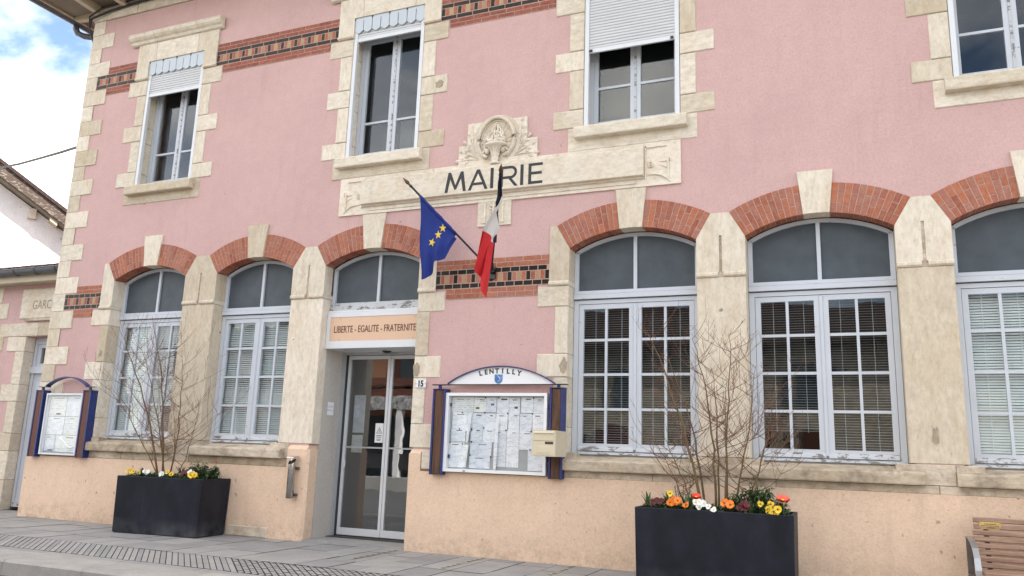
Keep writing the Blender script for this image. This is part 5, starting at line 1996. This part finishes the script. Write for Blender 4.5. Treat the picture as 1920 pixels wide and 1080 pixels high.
rng = random.Random(11)
b1 = pw(P1, .40, .30, -.01)
shrub('bare many-stemmed shrub in the planter left of the entrance', b1, [
    ((-.05, 0, 0), (-9.05, -.45, 2.55), (.18, 0, .1), .019),
    ((.0, .02, 0), (-8.75, -.2, 2.75), (.16, 0, .15), .017),
    ((.06, .0, 0), (-8.52, -.55, 2.35), (.10, 0, .1), .014),
    ((.10, .03, 0), (-8.05, -.3, 2.25), (.14, 0, -.05), .014),
    ((.14, -.02, 0), (-7.95, -.5, 1.75), (.18, 0, -.1), .011),
    ((.20, .02, 0), (-7.62, -.35, 1.55), (.10, 0, -.1), .010),
    ((-.02, .06, 0), (-8.62, -.1, 1.9), (.02, 0, .0), .010),
    ((.02, -.05, 0), (-8.9, -.6, 1.75), (.05, 0, .1), .010)], rng, 7.5, 1.25)
b2 = pw(P2, .66, .32, -.01)
shrub('bare many-stemmed shrub in the planter in front of the big windows', b2, [
    ((-.12, 0, 0), (-1.80, -.72, 2.30), (.12, 0, .05), .020),
    ((-.10, .04, 0), (-1.62, -.6, 2.05), (.10, 0, .1), .016),
    ((.0, .0, 0), (-1.34, -.8, 2.20), (.10, 0, .1), .017),
    ((.02, .03, 0), (-1.20, -.6, 1.95), (.03, 0, .1), .014),
    ((.08, -.02, 0), (-1.02, -.7, 2.25), (.0, 0, .1), .015),
    ((.10, .02, 0), (-1.08, -.55, 1.85), (-.02, 0, .1), .012),
    ((.14, .0, 0), (-.80, -.75, 1.95), (.05, 0, -.05), .014),
    ((.20, .02, 0), (-.66, -.6, 1.75), (.08, 0, -.15), .012),
    ((.26, .03, 0), (-.72, -.8, 1.5), (.06, 0, -.1), .010),
    ((-.20, .0, 0), (-1.72, -.8, 1.45), (.08, 0, .0), .010),
    ((-.26, .02, 0), (-1.78, -.6, 1.30), (.06, 0, .0), .008)], rng, 8.5, 0.85)


# --- flowers
def petal_ring(mb, c, nrm, r, n, mi, cup=0.25, ph=0.0, wide=1.0):
    nrm = Vector(nrm).normalized()
    u = nrm.cross(Vector((0.1, .2, 1))).normalized()
    v = nrm.cross(u)
    for k in range(n):
        a = ph + 2 * math.pi * k / n
        d = u * math.cos(a) + v * math.sin(a)
        s = -u * math.sin(a) + v * math.cos(a)
        w = r * .62 * wide
        pts = [c, c + d * r * .45 - s * w * .75 + nrm * r * cup * .4, c + d * r * .85 - s * w * .62 + nrm * r * cup, c + d * r * 1.02 + nrm * r * cup * 1.1,
               c + d * r * .85 + s * w * .62 + nrm * r * cup, c + d * r * .45 + s * w * .75 + nrm * r * cup * .4]
        mb.add(pts, [(0, 1, 2, 3), (0, 3, 4, 5)], mi)


def leaf(mb, p, d, ln, w, mi=0, droop=0.2):
    d = Vector(d).normalized()
    s = d.cross(Vector((0, 0, 1)))
    if s.length < .05:
        s = Vector((1, 0, 0))
    s.normalize()
    up = s.cross(d)
    a = Vector(p)
    m_ = a + d * ln * .5 + Vector((0, 0, 0))
    e = a + d * ln - Vector((0, 0, droop * ln))
    mb.add([a, m_ - s * w + up * w * .25, m_, m_ + s * w + up * w * .25, e], [(0, 1, 2), (0, 2, 3), (1, 4, 2), (2, 4, 3)], mi)


def pansy(label, P, u, v, h, col, n_fl=3, size=.034, group='pansies in the planters'):
    p = pw(P, u, v)
    t = thing('pansy', label, 'flower', tuple(p), 0, group)
    fo = MB()
    for k in range(34):
        a = random.uniform(0, 6.28)
        q = Vector((random.uniform(-.05, .05), random.uniform(-.03, .05), random.uniform(0, h * .9)))
        leaf(fo, q, (math.cos(a), math.sin(a), random.uniform(.1, 1.0)), random.uniform(.035, .06), random.uniform(.008, .013))
    fo.build('foliage', M['leaf'], t, local=True, recalc=False)
    for k in range(n_fl):
        mb = MB()
        c = Vector((random.uniform(-.045, .045), random.uniform(-.04, .01), h + random.uniform(-.02, .02)))
        nr = Vector((random.uniform(-.4, .5), -1, random.uniform(.2, .7)))
        size_ = size * .82
        petal_ring(mb, c, nr, size_ * random.uniform(.85, 1.1), 3, 0, .22, random.uniform(0, 6), 1.5)
        petal_ring(mb, c + nr.normalized() * .003, nr, size * .9, 3, 0, .3, random.uniform(0, 6), 1.3)
        petal_ring(mb, c + nr.normalized() * .006, nr, size * .22, 5, 1, .1, 0, 1.2)
        mb.tube([c, c + Vector((0, .02, -h * .6))], .002, 4, 2)
        mb.build('blossom', [M['petal_' + col], M['petal_darkred'] if col != 'whitep' else M['petal_yellow'], M['leaf']], t, local=True, recalc=False)
    return t


def poppy(label, P, u, v, h, col, size=.05):
    p = pw(P, u, v)
    t = thing('poppy', label, 'flower', tuple(p), 0, 'poppies in the planters')
    mb = MB()
    c = Vector((0, 0, h))
    nr = (.15, -.45, 1)
    petal_ring(mb, c, nr, size, 4, 0, .55, .3, 1.5)
    petal_ring(mb, c + Vector((0, 0, .004)), nr, size * .9, 4, 0, .7, 1.1, 1.5)
    petal_ring(mb, c + Vector((0, 0, .014)), nr, size * .25, 6, 1, .5, 0, 1.0)
    mb.build('blossom', [M['petal_' + col], M['petal_yellow']], t, local=True, recalc=False)
    MB().tube([(0, 0, 0), (.005, 0, h * .6), (0, 0, h)], .003, 5).build('stalk', M['leaf_mid'], t, local=True)
    fo = MB()
    for k in range(12):
        a = random.uniform(0, 6.28)
        leaf(fo, (0, 0, .01), (math.cos(a), math.sin(a), random.uniform(.2, 1)), random.uniform(.05, .09), .011)
    fo.build('foliage', M['leaf_mid'], t, local=True, recalc=False)


def blades(label, P, u, v, n, ln, group='leafy tulip clumps in the planters'):
    p = pw(P, u, v)
    t = thing('tulip_clump', label, 'plant', tuple(p), 0, group)
    for k in range(n):
        mb = MB()
        a = random.uniform(0, 6.28)
        lean = random.uniform(.1, .55)
        L = ln * random.uniform(.75, 1.1)
        w = .016 * random.uniform(.8, 1.2)
        pts = []
        for i in range(6):
            f = i / 5
            c = Vector((math.cos(a) * lean * L * f * f, math.sin(a) * lean * L * f * f, L * f * (1 - .18 * lean * f)))
            s = Vector((-math.sin(a), math.cos(a), 0)) * w * math.sin(math.pi * min(.97, .12 + .86 * f)) + Vector((0, 0, 0))
            pts += [c - s, c + Vector((math.cos(a), math.sin(a), 0)) * -.004, c + s]
        fs = []
        for i in range(5):
            fs += [(i * 3, i * 3 + 1, i * 3 + 4, i * 3 + 3), (i * 3 + 1, i * 3 + 2, i * 3 + 5, i * 3 + 4)]
        mb.add(pts, fs)
        mb.build('leaf', M['leaf_mid'] if k % 2 else M['leaf'], t, local=True, recalc=False)


def bushy(label, P, u, v, rx, rz_, n, lf=.07, wd=.008, mat='leaf'):
    p = pw(P, u, v)
    t = thing('leafy_plant', label, 'plant', tuple(p))
    stm = MB()
    fo = MB()
    for k in range(n):
        a = random.uniform(0, 6.28)
        rr = rx * math.sqrt(random.random())
        tip = Vector((rr * math.cos(a), rr * math.sin(a) * .7, rz_ * random.uniform(.55, 1.05) * (1 - .35 * (rr / rx) ** 2)))
        stm.tube([(tip.x * .3, tip.y * .3, 0), tip], .003, 4)
        for q in range(13):
            b_ = random.uniform(0, 6.28)
            leaf(fo, tip - Vector((tip.x * .3, tip.y * .3, tip.z)) * random.uniform(0, .55), (math.cos(b_), math.sin(b_), random.uniform(.0, .7)), lf * random.uniform(.7, 1.15), wd, 0, random.uniform(.2, .6))
    stm.build('stems', M['leaf'], t, local=True)
    stuff(fo.build('foliage', M[mat], t, local=True, recalc=False))
    return t


def low_green(label, P, u0, u1, n):
    p = pw(P, (u0 + u1) / 2, .27)
    t = MB()
    for k in range(n):
        a = random.uniform(0, 6.28)
        q = (random.uniform(u0 - (u0 + u1) / 2, u1 - (u0 + u1) / 2), random.uniform(-.23, .2), random.uniform(.01, .06))
        leaf(t, q, (math.cos(a), math.sin(a), random.uniform(.15, 1.2)), random.uniform(.035, .07), random.uniform(.008, .014))
    o = t.build('ground_cover', M['leaf'], None, recalc=False)
    o.location = p
    o.rotation_euler = (0, 0, P['rz'])
    o['label'] = label
    o['category'] = 'ground cover'
    return stuff(o)


low_green('low green leaves covering the soil of the planter left of the entrance', P1, .05, P1['w'] - .05, 700)
low_green('low green leaves covering the soil of the planter in front of the big windows', P2, .05, P2['w'] - .05, 700)
# left planter, from its left end
pansy('yellow pansy at the left end of the planter left of the entrance', P1, .15, .06, .085, 'yellow', 4, .036)
pansy('pale yellow pansy beside the shrub stems in the planter left of the entrance', P1, .29, .09, .085, 'yellow', 1, .028)
pansy('first white pansy at the foot of the shrub in the planter left of the entrance', P1, .40, .07, .085, 'whitep', 5, .032)
pansy('second white pansy, between the stems and a yellow one in the left planter', P1, .60, .07, .080, 'whitep', 5, .032)
pansy('small orange-yellow pansy in the middle of the planter left of the entrance', P1, .74, .08, .08, 'yellow', 2, .034)
pansy('dark red pansy patch right of the middle of the planter left of the entrance', P1, .90, .14, .09, 'darkred', 6, .034)
pansy('white pansy beside the big yellow one in the planter left of the entrance', P1, 1.00, .09, .095, 'whitep', 2, .036)
pansy('largest yellow pansy near the right end of the planter left of the entrance', P1, 1.08, .06, .085, 'yellow', 5, .038)
blades('upright dark leaves beside the shrub in the planter left of the entrance', P1, .25, .14, 5, .14)
blades('tall leaf blades in the middle of the planter left of the entrance', P1, .82, .16, 6, .17)
bushy('bushy green plant at the right end of the planter left of the entrance', P1, 1.02, .33, .20, .22, 44, .065, .010)
bushy('thin-stalked seedling plant behind the dark red pansies of the left planter', P1, .86, .36, .12, .25, 16, .045, .008)
poppy('tall orange-red poppy at the right end of the planter left of the entrance', P1, 1.13, .38, .24, 'red', .018)
# right planter
blades('spreading leaf blades at the left end of the planter in front of the big windows', P2, .10, .10, 5, .17)
blades('tall leaf blades beside the dark red pansy in the right planter', P2, .27, .13, 7, .19)
blades('short leaf blades behind the orange pansies in the right planter', P2, .40, .22, 4, .17)
blades('pointed leaf blades left of the red poppy in the right planter', P2, .47, .10, 4, .19)
blades('broad dark leaves in front of the bushy plant in the right planter', P2, .98, .12, 5, .14)
pansy('dark red pansy among the leaf blades of the right planter', P2, .18, .10, .09, 'darkred', 3, .034)
pansy('orange and yellow pansy cluster in the left half of the right planter', P2, .33, .08, .10, 'orange', 6, .040)
pansy('single yellow pansy on top of the orange cluster in the right planter', P2, .315, .13, .145, 'yellow', 1, .034)
pansy('orange pansy just left of the red poppy in the right planter', P2, .41, .06, .08, 'orange', 2, .036)
poppy('bright red poppy in the left half of the right planter', P2, .52, .10, .125, 'red', .045)
pansy('white pansy under the red poppy in the right planter', P2, .55, .055, .08, 'whitep', 5, .034)
pansy('white pansy at the foot of the shrub stems in the right planter', P2, .64, .05, .055, 'whitep', 4, .030)
pansy('single orange pansy right of the shrub stems in the right planter', P2, .80, .07, .095, 'orange', 3, .042)
pansy('dark red pansy patch under the bushy plant of the right planter', P2, .92, .13, .085, 'darkred', 5, .036)
pansy('yellow pansy pair at the right end of the right planter', P2, 1.16, .055, .07, 'yellow', 4, .038)
pansy('upper yellow pansy near the coral poppy in the right planter', P2, 1.10, .09, .115, 'yellow', 2, .032)
poppy('coral poppy at the right end of the right planter', P2, 1.24, .10, .135, 'coral', .056)
bushy('dense dark bushy plant in the right half of the right planter', P2, .98, .34, .24, .27, 60, .08, .009)
bushy('low leafy plant at the right end of the right planter', P2, 1.20, .22, .09, .12, 14, .06, .010)
bushy('thin dry seed stalks in the left half of the right planter', P2, .36, .32, .10, .34, 7, .03, .005, 'twig')

# ================================================================== BENCH
bench = thing('bench', 'slatted wooden bench with steel arm and brass plate at the right edge', 'bench', (1.6, -.5, 0))
bx0, bx1 = 0.868, 2.35
rows_b = 9
for k in range(rows_b):
    z = .688 - .0505 * k
    yb = -.235 - .012 * k
    mb = MB()
    h = .021
    x0 = bx0 + random.uniform(-.004, .008)
    mb.prism_x([(yb, z - h), (yb - .026, z - h + .004), (yb - .030, z - h + .010), (yb - .028, z + h - .006), (yb - .022, z + h), (yb, z + h)], x0, bx1)
    mb.build('back_slat', M['bench_wood'], bench)
for k in range(7):
    yb = -.37 - .066 * k
    zz = .285 + .005 * k
    MB().prism_x([(yb, zz - .012), (yb - .055, zz - .012), (yb - .06, zz + .008), (yb - .054, zz + .014), (yb, zz + .014)], bx0 + random.uniform(-.004, .004), bx1).build('seat_slat', M['bench_wood'], bench)
for x in (bx0 + .095, bx1 - .10):
    MB().prism_x([(-.232, .70), (-.218, .70), (-.31, .26), (-.33, .26)], x - .018, x + .018).build('back_bracket', M['leg_steel'], bench)
    MB().prism_x([(-.30, .25), (-.30, .27), (-.83, .30), (-.83, .28)], x - .018, x + .018).build('seat_bearer', M['leg_steel'], bench)
for x in (bx0 - .035, bx1 + .035):
    arm = [(-.24, .545), (-.245, .552), (-.35, .548), (-.50, .53), (-.62, .49), (-.70, .42), (-.735, .33), (-.745, .2), (-.745, .0)]
    inn = [(y + .0 if i < 2 else y + .004, z - .010) for i, (y, z) in enumerate(arm)]
    mb = MB()
    for (p, q, p2, q2) in zip(arm, arm[1:], inn, inn[1:]):
        mb.prism_x([p, q, (q2[0] + (.008 if q2[1] < .4 else 0), q2[1]), (p2[0] + (.008 if p2[1] < .4 else 0), p2[1])], x - .022, x + .022)
    mb.build('arm', M['bench_steel'], bench)
    MB().box(x - .024, x + .024, -.262, -.246, 0, .548).box(x - .024, x + .024, -.70, -.26, .245, .257).build('leg', M['leg_steel'], bench)
pl = MB().cbox(bx0 + .045, bx0 + .205, -.276, -.266, .618, .675, .003).build('brass_plate', M['brass'], bench)
for q, (zz, w_) in enumerate(((.660, .085), (.646, .13), (.631, .045))):
    xx = bx0 + .125 - w_ / 2
    i = 0
    while xx < bx0 + .125 + w_ / 2:
        lw = random.uniform(.006, .02)
        MB().box(xx, xx + lw, -.2775, -.2758, zz - .0025, zz + .0035).build('engraving', M['ink'], pl)
        xx += lw + .005
for xx in (bx0 + .052, bx0 + .198):
    for zz in (.624, .669):
        MB().box(xx - .003, xx + .003, -.278, -.2758, zz - .003, zz + .003).build('screw', M['leg_steel'], pl)

# ================================================================== HAZARD STRIPS ON THE PAVEMENT
for q, (hx, ya, yb, lab) in enumerate(((-4.77, -1.0, -.06, 'black and yellow striped tape on the pavement at the entrance corner'),
                                       (-3.72, -1.08, -.06, 'black and yellow striped tape on the pavement below the large notice board'),
                                       (-2.70, -1.1, -.06, 'black and yellow striped tape on the pavement beside the right planter'))):
    t = thing('hazard_tape', lab, 'tape', (hx, (ya + yb) / 2, 0.002), 0, 'striped tapes on the pavement')
    y = ya
    k = 0
    while y < yb:
        if random.random() > .12:
            MB().add([(hx - .016, y, .0045), (hx + .016, y + .02, .0045), (hx + .016, min(y + .075, yb), .0045), (hx - .016, min(y + .055, yb), .0045)], [(0, 1, 2, 3)]).build('stripe', M['ink'] if k % 2 else M['hazard_yellow'], t)
        y += .056
        k += 1

# ================================================================== ACROSS THE STREET (seen only in the glass)
cafe = thing('cafe_house', 'cafe house with a timber terrace roof and white posts across the street', 'building', (-14, -16, -.14))
mb = MB()
CY = -16.5
mb.box(-26, -8.5, CY - 7, CY, -.14, 4.9)
mb.build('wall', M['ochre'], cafe)
mb = MB()
mb.prism_x([(CY + .5, 4.9), (CY - 3.5, 6.4), (CY - 7.5, 4.9), (CY - 7.5, 4.75), (CY - 3.5, 6.2), (CY + .5, 4.75)], -26.5, -8.2)
mb.build('roof', M['tile_dark'], cafe)
for xx in (-24, -21, -18, -15, -12, -9.8):
    wo = MB().box(xx - .55, xx + .55, CY + .001, CY + .03, 3.3, 4.5).build('window', M['panel'], cafe)
    MB().box(xx - 1.1, xx - .57, CY + .002, CY + .04, 3.3, 4.5).box(xx + .57, xx + 1.1, CY + .002, CY + .04, 3.3, 4.5).build('shutter', M['post_wood_red'], wo)
for xx in (-23, -19.5, -16, -12.5):
    MB().box(xx - 1.2, xx + 1.2, CY + .001, CY + .05, .0, 2.3).build('shop_front', M['panel'], cafe)
# terrace
MB().box(-20, -9, -13.3, CY - .0 + .1, 3.05, 3.15).build('terrace_roof', M['soffit'], cafe)
for k in range(4):
    MB().box(-20, -9, -13.34 - .01 * k, -13.30, 2.83 + .145 * k, 2.83 + .145 * k + .135).build('fascia_plank', M['brown_plank'] if 'brown_plank' in M else M['post_wood_red'], cafe)
MB().box(-20, -9, -13.30, -13.28, 2.36, 2.80).build('valance', M['lace'], cafe)
for xx in (-19.6, -16.6, -13.6, -10.6):
    MB().box(xx - .10, xx + .10, -13.5, -13.3, -.14, 2.83).build('terrace_post', M['flag_white'], cafe)
MB().box(-19.5, -10.7, -13.36, -13.34, .45, .95).build('terrace_screen', M['ink'], cafe)
for xx in (-18.1, -15.0, -12.2):
    text('screen_lettering', 'CAFE', .26, M['white'], cafe, Matrix.Translation((xx, -13.33, .70)) @ Matrix.Rotation(math.pi, 4, 'Z') @ Matrix.Rotation(RAD(90), 4, 'X'), .002)
MB().box(-20, -10, -13.2, -12.6, -.14, .25).build('terrace_step', M['kerb'], cafe)
hs2 = thing('stone_house', 'brown stone house with white corner post across the street', 'house', (-2, -17, -.14))
MB().box(-8.4, 7, CY - 7, CY + .2, -.14, 4.6).build('wall', M['stone_sill'], hs2)
MB().prism_x([(CY + .7, 4.55), (CY - 3.4, 6.4), (CY - 7.4, 4.55), (CY - 7.4, 4.4), (CY - 3.4, 6.2), (CY + .7, 4.4)], -8.45, 7.3).build('roof', M['tile_dark'], hs2)
for xx in (-6.8, -4.2, -1.2, 1.8, 4.6):
    MB().box(xx - .5, xx + .5, CY + .201, CY + .24, 2.6, 3.9).build('window', M['panel'], hs2)
    MB().box(xx - .55, xx + .55, CY + .201, CY + .24, -.1, 2.0).build('door', M['post_wood_red'], hs2)
